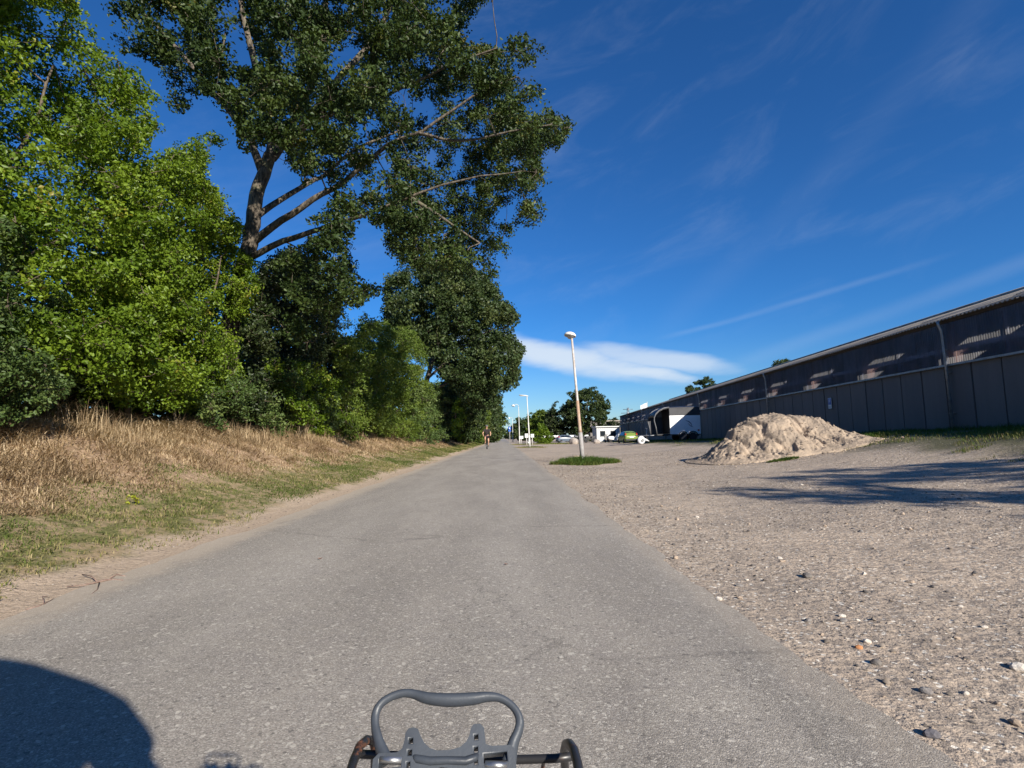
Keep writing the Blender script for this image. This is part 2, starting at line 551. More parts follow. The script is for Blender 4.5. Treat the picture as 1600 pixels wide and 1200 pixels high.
M_STEELR = plain('rusty_steel', (.22, .11, .075), .7, col2=(.34, .20, .15), scale=5)
M_WHITEW = plain('pale_timber', (.55, .54, .52), .7, col2=(.38, .37, .36), scale=4)
M_ZINC = plain('zinc', (.36, .37, .38), .45, .6, col2=(.25, .26, .27), scale=6)
M_DARKF = plain('shed_floor', (.12, .10, .08), .9, var=.4)
M_GALV = plain('galvanised', (.42, .43, .44), .4, .8, col2=(.30, .31, .32), scale=8)

LB, HC, HE, WD, RISE = 116.0, 3.12, 4.72, 10.0, 3.05
Y0 = -9.0
ang = math.atan2(1.0, WB)
shed = thing('long_shed', 'long low shed with dark concrete lower wall and clear corrugated upper wall', 'shed', (WA + WB * Y0, Y0, 0), ang)
ca, sa = math.cos(ang), math.sin(ang)
def shed_world(lx, ly): return WA + WB * Y0 + ca * lx - sa * ly, Y0 + sa * lx + ca * ly

pw = 1.2
npan = int(LB / pw)
pb = MB().box((pw / 2, -.075, HC / 2 - .3), (pw - .06, .15, HC + .6))
pme = pb.mesh('concrete_panel', M_CONC)
for i in range(npan):
    o = bpy.data.objects.new('concrete_panel', pme); link(o, shed)
    o.location = (i * pw, random.uniform(-.008, .008), 0)
MB().box((LB / 2, -.115, HC / 2 - .3), (LB, .06, HC + .5)).build('joint_backing', plain('joint_dark', (.02, .02, .022), .9), shed)
MB().box((LB / 2, .005, HC + .035), (LB, .20, .07)).build('ledge', M_ZINC, shed)
# corrugated clear sheets
sw = 1.0
nw = 10
def corr(width, waves, amp, seg=4):
    n = waves * seg
    return [(width * i / n, amp * math.sin(2 * math.pi * i / seg)) for i in range(n + 1)]
prof = corr(sw, nw, .016)
sb = MB()
vs = [(a, b_, HC + .05) for a, b_ in prof] + [(a, b_, HE + .02) for a, b_ in prof]
k = len(prof)
sb.add(vs, [(i, i + 1, k + i + 1, k + i) for i in range(k - 1)], True)
sme = sb.mesh('clear_sheet', M_CLEAR)
for i in range(int(LB / sw)):
    o = bpy.data.objects.new('clear_sheet', sme); link(o, shed)
    o.location = (i * sw, -.02 + (i % 2) * .006, 0)
# roof sheets: corrugated fibre cement both sides of the ridge; some near the eave are clear skylights left as openings
rw, rn_ = 1.05, 6
OV = .24
rp = corr(rw, rn_, .028, 6)
nroof = int(LB / rw) + 1
def roofmesh(d0, d1, name):
    rb = MB(); k = len(rp)
    sl_ = RISE / WD; vs = []
    for off in (0.0, -.012):
        for d in (d0, d1):
            for a, b_ in rp: vs.append((a, OV - d, HE + .07 + (d - OV) * sl_ + b_ + off))
    f = [(i, i + 1, k + i + 1, k + i) for i in range(k - 1)] + [(2 * k + i, 3 * k + i, 3 * k + i + 1, 2 * k + i + 1) for i in range(k - 1)]
    f += [(i, 2 * k + i, 2 * k + i + 1, i + 1) for i in range(k - 1)]
    rb.add(vs, f, True)
    return rb.mesh(name, M_ROOF)
full = roofmesh(0, WD + OV, 'roof_sheet'); lo_ = roofmesh(0, 1.9, 'roof_sheet'); hi_ = roofmesh(4.3, WD + OV, 'roof_sheet')
for i in range(nroof):
    opening = (i % 5) in (1, 2)
    for me_ in ((lo_, hi_) if opening else (full,)):
        o = bpy.data.objects.new('roof_sheet', me_); link(o, shed); o.location = (i * rw, 0, (i % 2) * .006)
MB().box((LB / 2 + .5, -WD - 5.2, HE + RISE / 2 + .05), (LB + 1, .04, 10.9), rot=Matrix.Rotation(rad(90) + math.atan(RISE / WD), 3, 'X')).build('far_roof_slope', M_ROOF, shed)
MB().tube([(0, -WD - .02, HE + RISE + .10), (LB + .8, -WD - .02, HE + RISE + .10)], .14, 8).build('ridge_cap', M_ROOF, shed)
MB().box((LB / 2, -2 * WD, HE / 2), (LB, .2, HE)).build('rear_wall', plain('rear_boards', (.35, .33, .30), .8, var=.5, scale=.6), shed)
MB().box((LB / 2, -WD, .02), (LB - .6, 2 * WD - .5, .1)).build('floor', M_DARKF, shed)
gp = [(0.0, 0), (0.0, HE), (-WD, HE + RISE), (-2 * WD, HE), (-2 * WD, 0)]
for gx in (0.0, LB):
    MB().prism(gp, 0, gx - .1, gx + .1).build('gable_wall', M_CONC, shed)
# eave board and gutter line
MB().box((LB / 2, .02, HE - .02), (LB, .05, .14)).build('eave_board', plain('eave_wood', (.10, .08, .065), .8, var=.3), shed)
# frames inside: rust coloured portals, pale purlins
bay = 5.16
nb = int(LB / bay)
fr = MB()
fr.box((0, -.42, HE / 2), (.16, .32, HE))
fr.tube([(0, -.5, HE - 1.15), (0, -2.6, HE + .45)], .10, 4)
fr.tube([(0, -.3, HE - .15), (0, -WD, HE + RISE - .2)], .15, 4)
fr.tube([(0, -WD, HE + RISE - .2), (0, -2 * WD + .3, HE - .15)], .15, 4)
fme = fr.mesh('portal_frame', M_STEELR)
off = (27.2 + .35) % bay
for i in range(nb + 1):
    if i * bay + off > LB: continue
    o = bpy.data.objects.new('portal_frame', fme); link(o, shed); o.location = (i * bay + off, 0, 0)
for ly, lz, d in ((-.28, HC + .62, (.06, .16)), (-1.7, HE + .32, (.08, .14)), (-3.4, HE + .85, (.08, .14)), (-5.2, HE + 1.38, (.08, .14)), (-7, HE + 1.95, (.08, .14)), (-8.8, HE + 2.5, (.08, .14))):
    MB().box((LB / 2, ly, lz), (LB - .4, d[0], d[1])).build('purlin', M_WHITEW, shed)
# thin vertical battens between groups of clear sheets
bt = MB().box((0, -.09, (HC + HE) / 2), (.07, .05, HE - HC)).mesh('batten', plain('grey_batten', (.16, .16, .18), .8))
for i in range(0, int(LB / 2.58)):
    o = bpy.data.objects.new('batten', bt); link(o, shed); o.location = (i * 2.58 + off, 0, 0)
# rain pipes
dp = MB()
dp.tube([(0, .27, HE - .02), (0, .25, HE - .15), (0, .17, HE - .38), (0, .15, HE - 1.0), (0, .10, .4)], .05, 10)
dpm = dp.mesh('downpipe', M_ZINC)
clip = MB().box((0, .08, 0), (.15, .14, .03)).mesh('pipe_bracket', M_ZINC)
for i in range(-1, 7):
    lx = (18.2 - Y0) / sa + i * 15.5
    if lx < 0 or lx > LB: continue
    o = bpy.data.objects.new('downpipe', dpm); link(o, shed); o.location = (lx, 0, 0)
    for z in (1.5, 2.9, 3.7):
        c = bpy.data.objects.new('pipe_bracket', clip); link(c, o); c.location = (0, 0, z)
# soil and grass hump is part of the yard; the parking sign is fixed on the wall
def wall_at(px):     # y where the sight line of pixel column px meets the wall
    t = (px - 787) / F * 1.0
    return WA / (t - WB)
M_SIGNB = plain('sign_blue', (.02, .10, .45), .35)
M_SIGNW = plain('sign_white', (.80, .80, .80), .4)
def text_obj(txt, size, mat, parent, loc, rot, depth=.002, name='lettering'):
    cu = bpy.data.curves.new(name, 'FONT'); cu.body = txt; cu.size = size; cu.extrude = depth
    cu.align_x = 'CENTER'; cu.align_y = 'CENTER'
    tmp = bpy.data.objects.new('tmp', cu); COL.objects.link(tmp)
    dg = bpy.context.evaluated_depsgraph_get(); dg.update()
    me = bpy.data.meshes.new_from_object(tmp.evaluated_get(dg)); bpy.data.objects.remove(tmp)
    me.materials.clear(); me.materials.append(mat)
    o = bpy.data.objects.new(name, me); link(o, parent); o.location = loc; o.rotation_euler = rot
    return o
ysg = wall_at(1305)
lxs = (ysg - Y0) / sa
wx_, wy_ = shed_world(lxs, .06)
sg = thing('parking_sign', 'small blue and white parking sign mounted on the dark concrete wall of the shed', 'sign', (wx_, wy_, PX(1305, 630, ysg)[2]), ang)
MB().box((0, 0, 0), (.30, .02, .52)).build('backing_plate', M_SIGNW, sg)
MB().box((0, .013, .085), (.26, .006, .30)).build('blue_panel', M_SIGNB, sg)
text_obj('P', .27, M_SIGNW, sg, (0.0, .018, .085), (rad(90), 0, rad(180)))
MB().box((0, .013, -.17), (.20, .004, .012)).box((0, .013, -.205), (.16, .004, .012)).build('small_print', plain('print_dark', (.1, .1, .12), .6), sg)

# ------------------------------------------------------------------ sand pile
def sand_mat():
    m, nt, b = new_mat('damp_sand'); p = pos(nt)
    c = mixc(nt, noise(nt, p, 1.6, 5, .65, .5).ss(.36, .64), (.45, .355, .265), (.33, .265, .205))
    c = mixc(nt, noise(nt, p, 25, 4, .7).ss(.52, .7) * .5, c, (.25, .18, .13))
    x, y, z = sep(nt, p)
    c = mixc(nt, noise(nt, comb(nt, x, y, z * 5.0), 1.5, 4, .6).ss(.55, .7) * .35, c, (.63, .48, .35))
    setb(nt, b, Base_Color=c, Roughness=.95); b.inputs['Specular IOR Level'].default_value = .1
    bump(nt, b, noise(nt, p, 12, 6, .75), .05, .9)
    return m
PCX, PCY = 7.75, 15.4
PS = .76
ctl = [(-3.45, 0), (-3.0, .10), (-2.6, .34), (-2.1, .70), (-1.6, 1.15), (-1.1, 1.42), (-.6, 1.48), (.3, 1.50), (.75, 1.40), (1.2, 1.32), (1.8, 1.16), (2.3, .88), (2.7, .58), (2.95, .28), (3.15, 0)]
cx_, cz_ = zip(*ctl)
nxp, nyp = 260, 180
X, Y = np.meshgrid(np.linspace(-3.9, 3.9, nxp), np.linspace(-3.0, 2.6, nyp))
Xw, Yw = X * PS * .93 + PCX, Y * PS + PCY
Xn, Yn = X + 10.25, Y + 20.6
Xd = X + fbm(Xn, Yn, 1.1, 50) * .15 + fbm(Xn, Yn, 4, 51) * .06
ridge = np.interp(Xd, cx_, cz_) * 1.0
yy = Y - .35 + fbm(Xn, Yn, .9, 52) * .8
hw = np.where(yy < 0, 2.6, 2.0)
tt = np.clip(np.abs(yy) / hw, 0, 1.0)
prof_ = np.where(tt < .16, 1 - tt * .5, np.maximum(0, .92 * (1 - (tt - .16) / .84) ** 1.0))
Zp = ridge * prof_
band = smooth(0.08, .45, Zp)
# a slumped scarp below the crest, gullies on the left flank, clods at the foot
scarp = smooth(.55, .75, Zp / 1.5 + fbm(Xn, Yn, .9, 70) * .35) 
Zp = Zp + band * (scarp * .16 - .06)
gul = np.abs(fbm(Xn * 1.1 + Yn * .5, Yn * .35 - Xn * .2, 1.7, 61, 3))
Zp = Zp - band * smooth(.10, .0, gul) * .15
Zp = Zp + band * fbm(Xn, Yn, 1.6, 60, 3) * .10
holes_n = vn2(Xn, Yn, 2.1, 66)
Zp = Zp - band * smooth(.76, .90, holes_n) * .17
Zp = Zp + smooth(.02, .25, Zp) * (fbm(Xn, Yn, 4.5, 62, 3) * .085 * (1.3 - .7 * smooth(.9, 1.5, Zp)) + fbm(Xn, Yn, 13, 63, 3) * .085 + (rng.random(Xn.shape) - .5) * .016)
clod = smooth(.72, .95, vn2(Xn, Yn, 6.5, 68)) * smooth(.02, .2, Zp) * smooth(1.1, .5, Zp)
Zp = (Zp + clod * .07) * PS * 0.98
Zp = np.where(Zp < .02, -.12, Zp) + H(Xw, Yw)
V = np.stack([Xw.ravel() - PCX, Yw.ravel() - PCY, Zp.ravel()], 1)
i = np.arange(nxp - 1)[None, :] + nxp * np.arange(nyp - 1)[:, None]
pile = np_mesh('sand_pile', V, np.stack([i, i + 1, i + 1 + nxp, i + nxp], -1).reshape(-1, 4), sand_mat(), smooth=True)
pile.location = (PCX, PCY, 0)
def pile_h(x, y):
    ix = np.clip(((x - PCX) / PS / .93 + 3.9) / 7.8 * (nxp - 1), 0, nxp - 1).astype(int); iy = np.clip(((y - PCY) / PS + 3.0) / 5.6 * (nyp - 1), 0, nyp - 1).astype(int)
    return np.maximum(Zp[iy, ix], H(x, y))
tag(pile, 'big heap of tan sand with crumbly sides in front of the shed', 'sand pile')

# ------------------------------------------------------------------ street lamps
M_POLE_A = plain('pole_pale', (.50, .47, .44), .6, .0, col2=(.36, .30, .26), scale=4)
M_POLE_B = plain('pole_brown', (.36, .23, .15), .7, col2=(.42, .33, .26), scale=6)
M_POLE_C = plain('pole_grey', (.34, .33, .32), .65, col2=(.26, .24, .23), scale=7)
M_LAMPW = plain('lamp_white', (.80, .79, .76), .4, col2=(.62, .60, .55), scale=9)
M_LAMPU = plain('lamp_glass', (.42, .40, .37), .3)
M_POLE_F = plain('pole_far', (.62, .61, .58), .6, var=.15)
def lamp(label, base, height, lean, mats, kind='dome', head=.42, group='street lamps along the right edge of the path', rz=0):
    g = Hs(base[0], base[1])
    t = thing('street_lamp', label, 'street lamp', (base[0], base[1], g - .05), rz, group)
    L = Vector((math.tan(rad(lean[0])), math.tan(rad(lean[1])), 1.0)).normalized()
    hh = height - g + .05
    def at(z): return L * z
    MB().tube([at(0), at(.24 * hh)], [.085, .078], 12).build('pole_base', mats[2], t)
    MB().tube([at(.24 * hh), at(.26 * hh), at(.48 * hh)], [.078, .060, .056], 12).build('pole_middle', mats[1], t)
    MB().tube([at(.48 * hh), at(.485 * hh), at(hh - .1)], [.056, .046, .040], 12).build('pole_top', mats[0], t)
    if kind == 'dome':
        rot = Matrix.Rotation(rad(lean[0] * -1 + 7), 3, 'Y') @ Matrix.Rotation(rad(-6), 3, 'X')
        r_ = head / 2
        MB().lathe([(r_ * .98, .0), (r_, .03), (r_ * .93, .075), (r_ * .72, .12), (r_ * .4, .15), (0.01, .16)], at(hh - .09) + Vector((-.06, 0, 0)), 20, rot).build('lamp_dome', M_LAMPW, t)
        MB().lathe([(.05, -.10), (r_ * .55, -.035), (r_ * .92, -.002), (r_ * .92, .0)], at(hh - .09) + Vector((-.06, 0, 0)), 20, rot).build('lamp_glass', M_LAMPU, t)
    elif kind == 'flat':
        top = at(hh - .1)
        MB().tube([top + Vector((.14, 0, .0)), top + Vector((-.1, 0, .05)), top + Vector((-.75, -.02, .12))], [.07, .13, .10], 10, flat=.45, flat_dir=(0, 0, 1)).build('lamp_head', M_LAMPW, t)
        MB().box(top + Vector((-.38, -.01, .02)), (.5, .14, .04)).build('lamp_glass', M_LAMPU, t)
    else:
        top = at(hh - .1)
        MB().tube([top, top + Vector((-.05, 0, .22)), top + Vector((-.28, 0, .34)), top + Vector((-.60, 0, .26))], .035, 8).build('arm', mats[0], t)
        MB().lathe([(.26, -.02), (.22, .10), (.10, .19), (.02, .22)], top + Vector((-.72, 0, .12)), 14, Matrix.Rotation(rad(12), 3, 'Y')).build('lamp_head', M_LAMPW, t)
        MB().lathe([(.02, -.10), (.16, -.06), (.24, -.02)], top + Vector((-.72, 0, .12)), 14, Matrix.Rotation(rad(12), 3, 'Y')).build('lamp_glass', M_LAMPU, t)
    return t
def gp_(px, py):   # ground point (flat) under a pixel
    v = ray(px, py); k = CAM_H / -v[2]; return v[0] * k, v[1] * k
b1 = gp_(911, 723)
lamp('nearest street lamp, leaning left, with a rusty brown middle, in a tuft of green grass', b1, PX(895, 521, b1[1])[2], (-3.3, 0.3), (M_POLE_A, M_POLE_B, M_POLE_C), 'dome', .44)
for x_, y_, H_, kind, lb, ln in ((2.45, 51, 4.95, 'flat', 'second street lamp along the path, thin pale pole with flat white head', -2.0),
                          (2.15, 73, 5.2, 'arm', 'third street lamp along the path, with short curved arm and round head', -.6),
                          (1.9, 112, 4.9, 'arm', 'faint distant street lamp behind the round blue sign, thin pole with curved arm', 0),
                          (1.95, 150, 4.4, 'arm', 'far street lamp, short pole beyond the blue sign, second from the end of the row', 0),
                          (2.0, 200, 4.6, 'arm', 'farthest street lamp at the end of the row where the path vanishes', 0)):
    lamp(lb, (x_, y_), H_, (ln, 0), (M_POLE_F,) * 3, kind)

# blue round sign on its post
sx_, sy_ = 1.15, 102
s2 = thing('path_sign', 'round blue path sign above a blue plate on a thin post far down the path', 'sign', (sx_, sy_, 0))
MB().tube([(0, 0, 0), (0, 0, 3.1)], .035, 8).build('post', M_POLE_F, s2)
MB().lathe([(.29, -.012), (.29, .012)], (0, -.05, 2.75), 20, Matrix.Rotation(rad(90), 3, 'X')).build('round_plate', M_SIGNB, s2)
MB().box((0, -.05, 2.25), (.50, .02, .30)).build('lower_plate', M_SIGNB, s2)
MB().box((0, -.07, 2.84), (.08, .01, .10)).box((0, -.07, 2.68), (.14, .01, .20)).build('pictogram', M_SIGNW, s2)

# ------------------------------------------------------------------ vehicles and yard things
M_TYRE = plain('tyre_rubber', (.025, .025, .027), .85)
M_RIM = plain('rim_silver', (.45, .46, .47), .4, .7)
M_WHITEP = plain('white_panel', (.78, .79, .80), .35, var=.06)
M_BLACKP = plain('black_canopy', (.035, .035, .042), .45, var=.3)
M_GLASS = plain('dark_glass', (.02, .025, .03), .08, spec=.8)
M_CHROME = plain('galv_dark', (.16, .165, .175), .5, .4)
M_RED = plain('red_lens', (.45, .02, .015), .2)
M_BLACK = plain('black_plastic', (.02, .02, .022), .5)

def wheel(parent, c, r, w, axis='Y', name='wheel'):
    rot = {'Y': Matrix.Rotation(rad(90), 3, 'X'), 'X': Matrix.Rotation(rad(90), 3, 'Y')}[axis]
    t = MB().lathe([(r * .62, -w / 2), (r * .93, -w / 2), (r, -w * .32), (r, w * .32), (r * .93, w / 2), (r * .62, w / 2)], c, 24, rot).build(name, M_TYRE, parent)
    MB().lathe([(r * .63, -w * .45), (r * .5, -w * .30), (r * .18, -w * .36), (r * .18, w * .36), (r * .5, w * .30), (r * .63, w * .45)], c, 16, rot).build('rim', M_RIM, t)
    return t

# horse trailer: hitch to the left, white side towards us, black canvas/top with open dark front
YT = 44.0
xt0 = (1018 - 787) / F * YT
gz = Hs(14, YT)
ht = thing('horse_trailer', 'white and black horse trailer with arched dark open end, parked by the shed wall', 'trailer', (xt0, YT, gz + .02), rad(1.5))
LT = 3.75; WT = 1.75
def arch(z0=0.55, top=2.72):
    return None
# lower white side walls (two sides)
for sgn, yy in ((-1, -WT / 2), (1, WT / 2)):
    MB().prism([(1.25, .52), (LT, .52), (LT, 2.02), (1.25, 2.02)], 1, yy - .03, yy + .03).build('side_panel', M_WHITEP, ht)
# rear door and floor
MB().box((LT - .03, 0, 1.27), (.06, WT - .06, 1.5)).build('ramp', M_WHITEP, ht)
MB().box((LT / 2 + .1, 0, .50), (LT - .2, WT, .10)).build('floor', M_BLACK, ht)
# black arched roof shell, following the side silhouette, open at the hitch end
sil = [(.18, .55), (.12, 1.1), (.0, 1.62), (.02, 1.95), (.16, 2.25), (.42, 2.50), (.80, 2.68), (1.25, 2.76), (2.4, 2.78), (3.3, 2.80), (LT, 2.78)]
sh_ = MB()
vs = []
for (x_, z_) in sil:
    for k_ in range(9):
        t_ = k_ / 8 * 2 - 1
        vs.append((x_ + (0 if z_ < 2 else 0), t_ * (WT / 2 + .01) * (1 if z_ < 2.0 else 1 - .10 * (z_ - 2.0)), z_ - (.12 * t_ * t_ if z_ > 1.9 else 0)))
sh_.add(vs, [(i * 9 + j, i * 9 + j + 1, (i + 1) * 9 + j + 1, (i + 1) * 9 + j) for i in range(3, len(sil) - 1) for j in range(8)], True)
o = sh_.build('roof_shell', M_BLACKP, ht)
mo = o.modifiers.new('thick', 'SOLIDIFY'); mo.thickness = .05
# front arch rim + side upper wall
for yy in (-WT / 2, WT / 2):
    MB().prism([(1.25, 2.02), (LT, 2.02), (LT, 2.62), (1.25, 2.60)], 1, yy - .025, yy + .025).build('upper_side', M_BLACKP, ht)
    MB().tube([(a_, yy, b_ - (.06 if b_ > 1.9 else 0)) for a_, b_ in sil[:8]], .045, 8).build('arch_rim', M_CHROME, ht)
MB().box((1.25, 0, 1.65), (.05, WT - .1, 2.1)).build('inner_partition', M_BLACK, ht)
MB().prism([(.75, 1.95), (1.2, 1.95), (1.2, 2.40), (1.0, 2.45), (.82, 2.38), (.74, 2.2)], 1, WT / 2 - .05, WT / 2 - .02).build('side_window', M_CHROME, ht)
MB().prism([(.14, .55), (1.25, .55), (1.25, 2.62), (.85, 2.58), (.45, 2.42), (.18, 2.15), (.06, 1.9), (.04, 1.6), (.14, 1.1)], 1, WT / 2, WT / 2 + .04).build('front_side_panel', M_BLACKP, ht)
# fenders, wheels, drawbar
for xw_ in (2.30, 3.10):
    for yy in (-WT / 2 + .0, WT / 2):
        wheel(ht, (xw_, yy, .32), .32, .2)
    MB().tube([(xw_ + .40 * math.cos(a_), -WT / 2 - .06, .34 + .40 * math.sin(a_)) for a_ in np.linspace(0, math.pi, 9)], .12, 6, flat=.25).build('fender', M_BLACK, ht)
MB().tube([(1.3, -.4, .45), (-1.35, 0, .45)], .05, 6).tube([(1.3, .4, .45), (-1.35, 0, .45)], .05, 6).build('drawbar', M_GALV, ht)
MB().tube([(-.4, 0, .1), (-.4, 0, 1.05)], .035, 8).tube([(-.46, -.1, 1.05), (-.46, .1, 1.05)], .02, 6).build('jockey_wheel_post', M_GALV, ht)
wheel(ht, (-.4, 0, .12), .11, .06, name='jockey_wheel')
# printed horse mark as a thin dark stroke and a corner light
mk = MB()
mk.tube([(2.55, -WT / 2 - .036, 1.60), (2.80, -WT / 2 - .036, 1.53), (2.98, -WT / 2 - .036, 1.35), (3.05, -WT / 2 - .036, 1.12)], [.02, .035, .03, .012], 6, flat=.2, flat_dir=(0, 1, 0))
mk.tube([(2.75, -WT / 2 - .036, 1.38), (2.9, -WT / 2 - .036, 1.18), (3.12, -WT / 2 - .036, 1.08)], [.012, .03, .01], 6, flat=.2, flat_dir=(0, 1, 0))
mk.build('logo_stroke', plain('print_blue_black', (.04, .05, .09), .5), ht)
MB().box((LT - .18, -WT / 2 - .04, .82), (.14, .03, .10)).build('side_marker', M_RED, ht)
MB().box((LT - .05, -WT / 2 + .1, 2.35), (.20, .2, .16)).build('hinge_box', M_CHROME, ht)

# white wrapped bundle in front of the hitch
xb = (1003 - 787) / F * 42.5
wb = thing('wrapped_wheel', 'round white plastic wrapped spare wheel standing by the trailer hitch', 'wheel', (xb - .05, 42.6, Hs(xb, 42.6)), rad(20)); wb.scale = (.78,) * 3
M_WRAP = plain('white_wrap', (.74, .75, .78), .35, col2=(.55, .57, .62), scale=9, bmp=.02, bscale=15)
rr = Matrix.Rotation(rad(90), 3, 'X')
MB().lathe([(.12, -.17), (.34, -.16), (.42, -.08), (.43, .05), (.36, .14), (.16, .17)], (0, 0, .42), 18, rr).build('wrapping', M_WRAP, wb)
MB().lathe([(.05, .0), (.15, .03), (.19, .0)], (0, -.19, .43), 14, rr).build('hub_cover', M_GALV, wb)
MB().tube([(.28, .0, .48), (.65, .05, .42), (.95, .05, .30)], [.18, .11, .05], 10).build('wrap_tail', M_WRAP, wb)

# green hatchback seen from behind
def hatch(label, loc, rz, paint, scale=1.0):
    t = thing('parked_car', label, 'car', loc, rz)
    t.scale = (scale,) * 3
    # stations along y (length): y, z_low, z_belt, z_roof, half width low, half width roof
    st = [(-1.90, .38, .86, .86, .74, .70), (-1.82, .26, .98, .98, .82, .76), (-1.60, .22, .98, 1.16, .84, .66), (-1.35, .20, .98, 1.40, .85, .60), (-1.0, .20, .98, 1.47, .86, .60),
          (-.2, .20, .96, 1.50, .86, .61), (.45, .20, .95, 1.44, .86, .60), (1.0, .20, .93, 1.06, .85, .64), (1.25, .20, .90, .92, .84, .72), (1.70, .24, .78, .79, .80, .66), (1.90, .34, .62, .62, .70, .6)]
    b = MB(); vs = []
    for y_, zl, zb, zr, wl, wr in st:
        hf = [(wl * .92, zl), (wl, zl + .12), (wl, zb - .12), (wl * .97, zb), (wr + .02, max(zb, zr - .07)), (wr * .8, zr), (0, zr + .02)]
        ring = [(x_, z_) for x_, z_ in hf] + [(-x_, z_) for x_, z_ in hf[-2::-1]]
        for x_, z_ in ring: vs.append((x_, y_, z_))
    n = 13
    fs = [(i * n + j, i * n + (j + 1) % n, (i + 1) * n + (j + 1) % n, (i + 1) * n + j) for i in range(len(st) - 1) for j in range(n)]
    fs += [list(range(n)), [(len(st) - 1) * n + j for j in range(n)][::-1]]
    b.add(vs, fs, True).build('body', paint, t)
    # windows, set a little proud of the shell
    MB().add([(-.60, -1.63, 1.02), (.60, -1.63, 1.02), (.50, -1.37, 1.36), (-.50, -1.37, 1.36)], [(0, 1, 2, 3)]).build('rear_window', M_GLASS, t).location = (0, -.035, .02)
    for s_ in (-1, 1):
        MB().add([(s_ * .865, -1.35, 1.0), (s_ * .865, -.45, .99), (s_ * .665, -.5, 1.40), (s_ * .665, -1.15, 1.39)], [(0, 1, 2, 3)]).build('side_window', M_GLASS, t)
        MB().add([(s_ * .865, -.38, .99), (s_ * .865, .75, .97), (s_ * .665, .30, 1.39), (s_ * .665, -.42, 1.41)], [(0, 1, 2, 3)]).build('side_window', M_GLASS, t)
        MB().prism([(s_ * .60, .92), (s_ * .80, .90), (s_ * .76, 1.20), (s_ * .66, 1.28)], 1, -1.76, -1.60).build('tail_light', M_RED, t)
        MB().box((s_ * .93, .62, 1.02), (.14, .10, .12)).build('wing_mirror', paint, t, bevel=.02)
        for yw in (-1.25, 1.2): wheel(t, (s_ * .78, yw, .29), .29, .18, 'X')
        MB().box((s_ * .58, 1.86, .62), (.26, .10, .13)).build('headlight', M_GLASS, t)
    MB().add([(-.66, 1.03, .96), (.66, 1.03, .96), (.56, .50, 1.40), (-.56, .50, 1.40)], [(0, 1, 2, 3)]).build('windscreen', M_GLASS, t).location = (0, .04, .03)
    MB().box((0, -1.90, .42), (1.5, .10, .22)).build('bumper', M_BLACK, t, bevel=.03)
    MB().box((0, -1.90, .72), (.50, .03, .11)).build('number_plate', M_WHITEP, t)
    return t
M_GREENP = plain('lime_paint', (.17, .24, .05), .3, spec=.5)
ycar = 55.0
hatch('small lime green hatchback seen from behind, parked between the white cabin and the horse trailer', ((980 - 787) / F * ycar, ycar, Hs(12.5, ycar) + .01), rad(3), M_GREENP, .80)
M_BLUEP = plain('grey_blue_paint', (.10, .13, .17), .3, spec=.6)
hatch('dark blue grey parked car half hidden in the shade behind the nearest lamp and boulder', ((884 - 787) / F * 88, 88, Hs(10, 88)), rad(-78), M_BLUEP, .82)

# white site cabin
ycb = 84.0
x0, x1 = (932 - 787) / F * ycb, (969 - 787) / F * ycb
cb = thing('site_cabin', 'small white flat roofed cabin with two square dark windows beside the shed end', 'cabin', (x0, ycb, -.25), rad(3))
wc = x1 - x0; hc = 2.55
M_CABIN = plain('cabin_white', (.62, .63, .62), .6, var=.1)
nplank = 11
plm = MB().box((wc / nplank / 2, 0, hc / 2), (wc / nplank - .025, .08, hc)).mesh('wall_board', M_CABIN)
for i in range(nplank):
    o = bpy.data.objects.new('wall_board', plm); link(o, cb); o.location = (i * wc / nplank, 0, 0)
MB().box((wc / 2, 1.55, hc / 2), (wc - .02, 2.95, hc - .04)).build('cabin_core', plain('cabin_shaded_side', (.40, .41, .42), .7), cb)  # side walls greyer than the front: their shade is put into the colour
MB().box((wc / 2, 1.4, hc + .07), (wc + .3, 3.3, .16)).build('flat_roof', M_CABIN, cb)
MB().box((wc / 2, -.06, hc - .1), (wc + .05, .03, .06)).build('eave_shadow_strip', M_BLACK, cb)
for wx0 in (.60, 2.25):
    f = MB().box((wx0 + .36, -.05, 1.55), (.82, .05, .82)).build('window', M_BLACK, cb)
    MB().box((wx0 + .36, -.085, 1.55), (.70, .02, .70)).build('pane', M_GLASS, f)
    MB().box((wx0 + .36, -.10, 1.10), (.86, .08, .05)).build('sill', M_CABIN, f)

# scooters and bicycle-like things in front of the cabin
def scooter(label, loc, rz, paint):
    t = thing('scooter', label, 'scooter', loc, rz)
    wheel(t, (-.62, 0, .24), .24, .1); wheel(t, (.62, 0, .24), .24, .1)
    MB().prism([(-.85, .38), (-.2, .32), (-.15, .62), (-.25, .74), (-.95, .72), (-1.0, .55)], 1, -.14, .14).build('rear_cowl', paint, t, bevel=.03)
    MB().box((-.55, 0, .80), (.65, .24, .10)).build('saddle', M_BLACK, t, bevel=.03)
    MB().prism([(.30, .30), (.45, .30), (.62, .98), (.48, 1.0)], 1, -.17, .17).build('leg_shield', paint, t, bevel=.03)
    MB().box((.08, 0, .27), (.60, .26, .08)).build('footboard', M_BLACK, t)
    MB().tube([(.62, 0, .24), (.50, 0, 1.02)], .03, 6).build('fork', M_GALV, t)
    MB().tube([(.42, -.30, 1.08), (.52, 0, 1.02), (.42, .30, 1.08)], .02, 6).build('handlebar', M_BLACK, t)
    MB().box((.64, 0, .90), (.10, .16, .14)).build('headlight', M_GLASS, t, bevel=.02)
    return t
scooter('white scooter parked beside the green car in front of the cabin', ((960 - 787) / F * 66, 66, Hs(13.6, 66)), rad(25), M_WHITEP)
scooter('dark scooter parked in front of the cabin, between its two windows', ((948 - 787) / F * 70, 70, Hs(13.4, 70)), rad(100), M_BLACK)

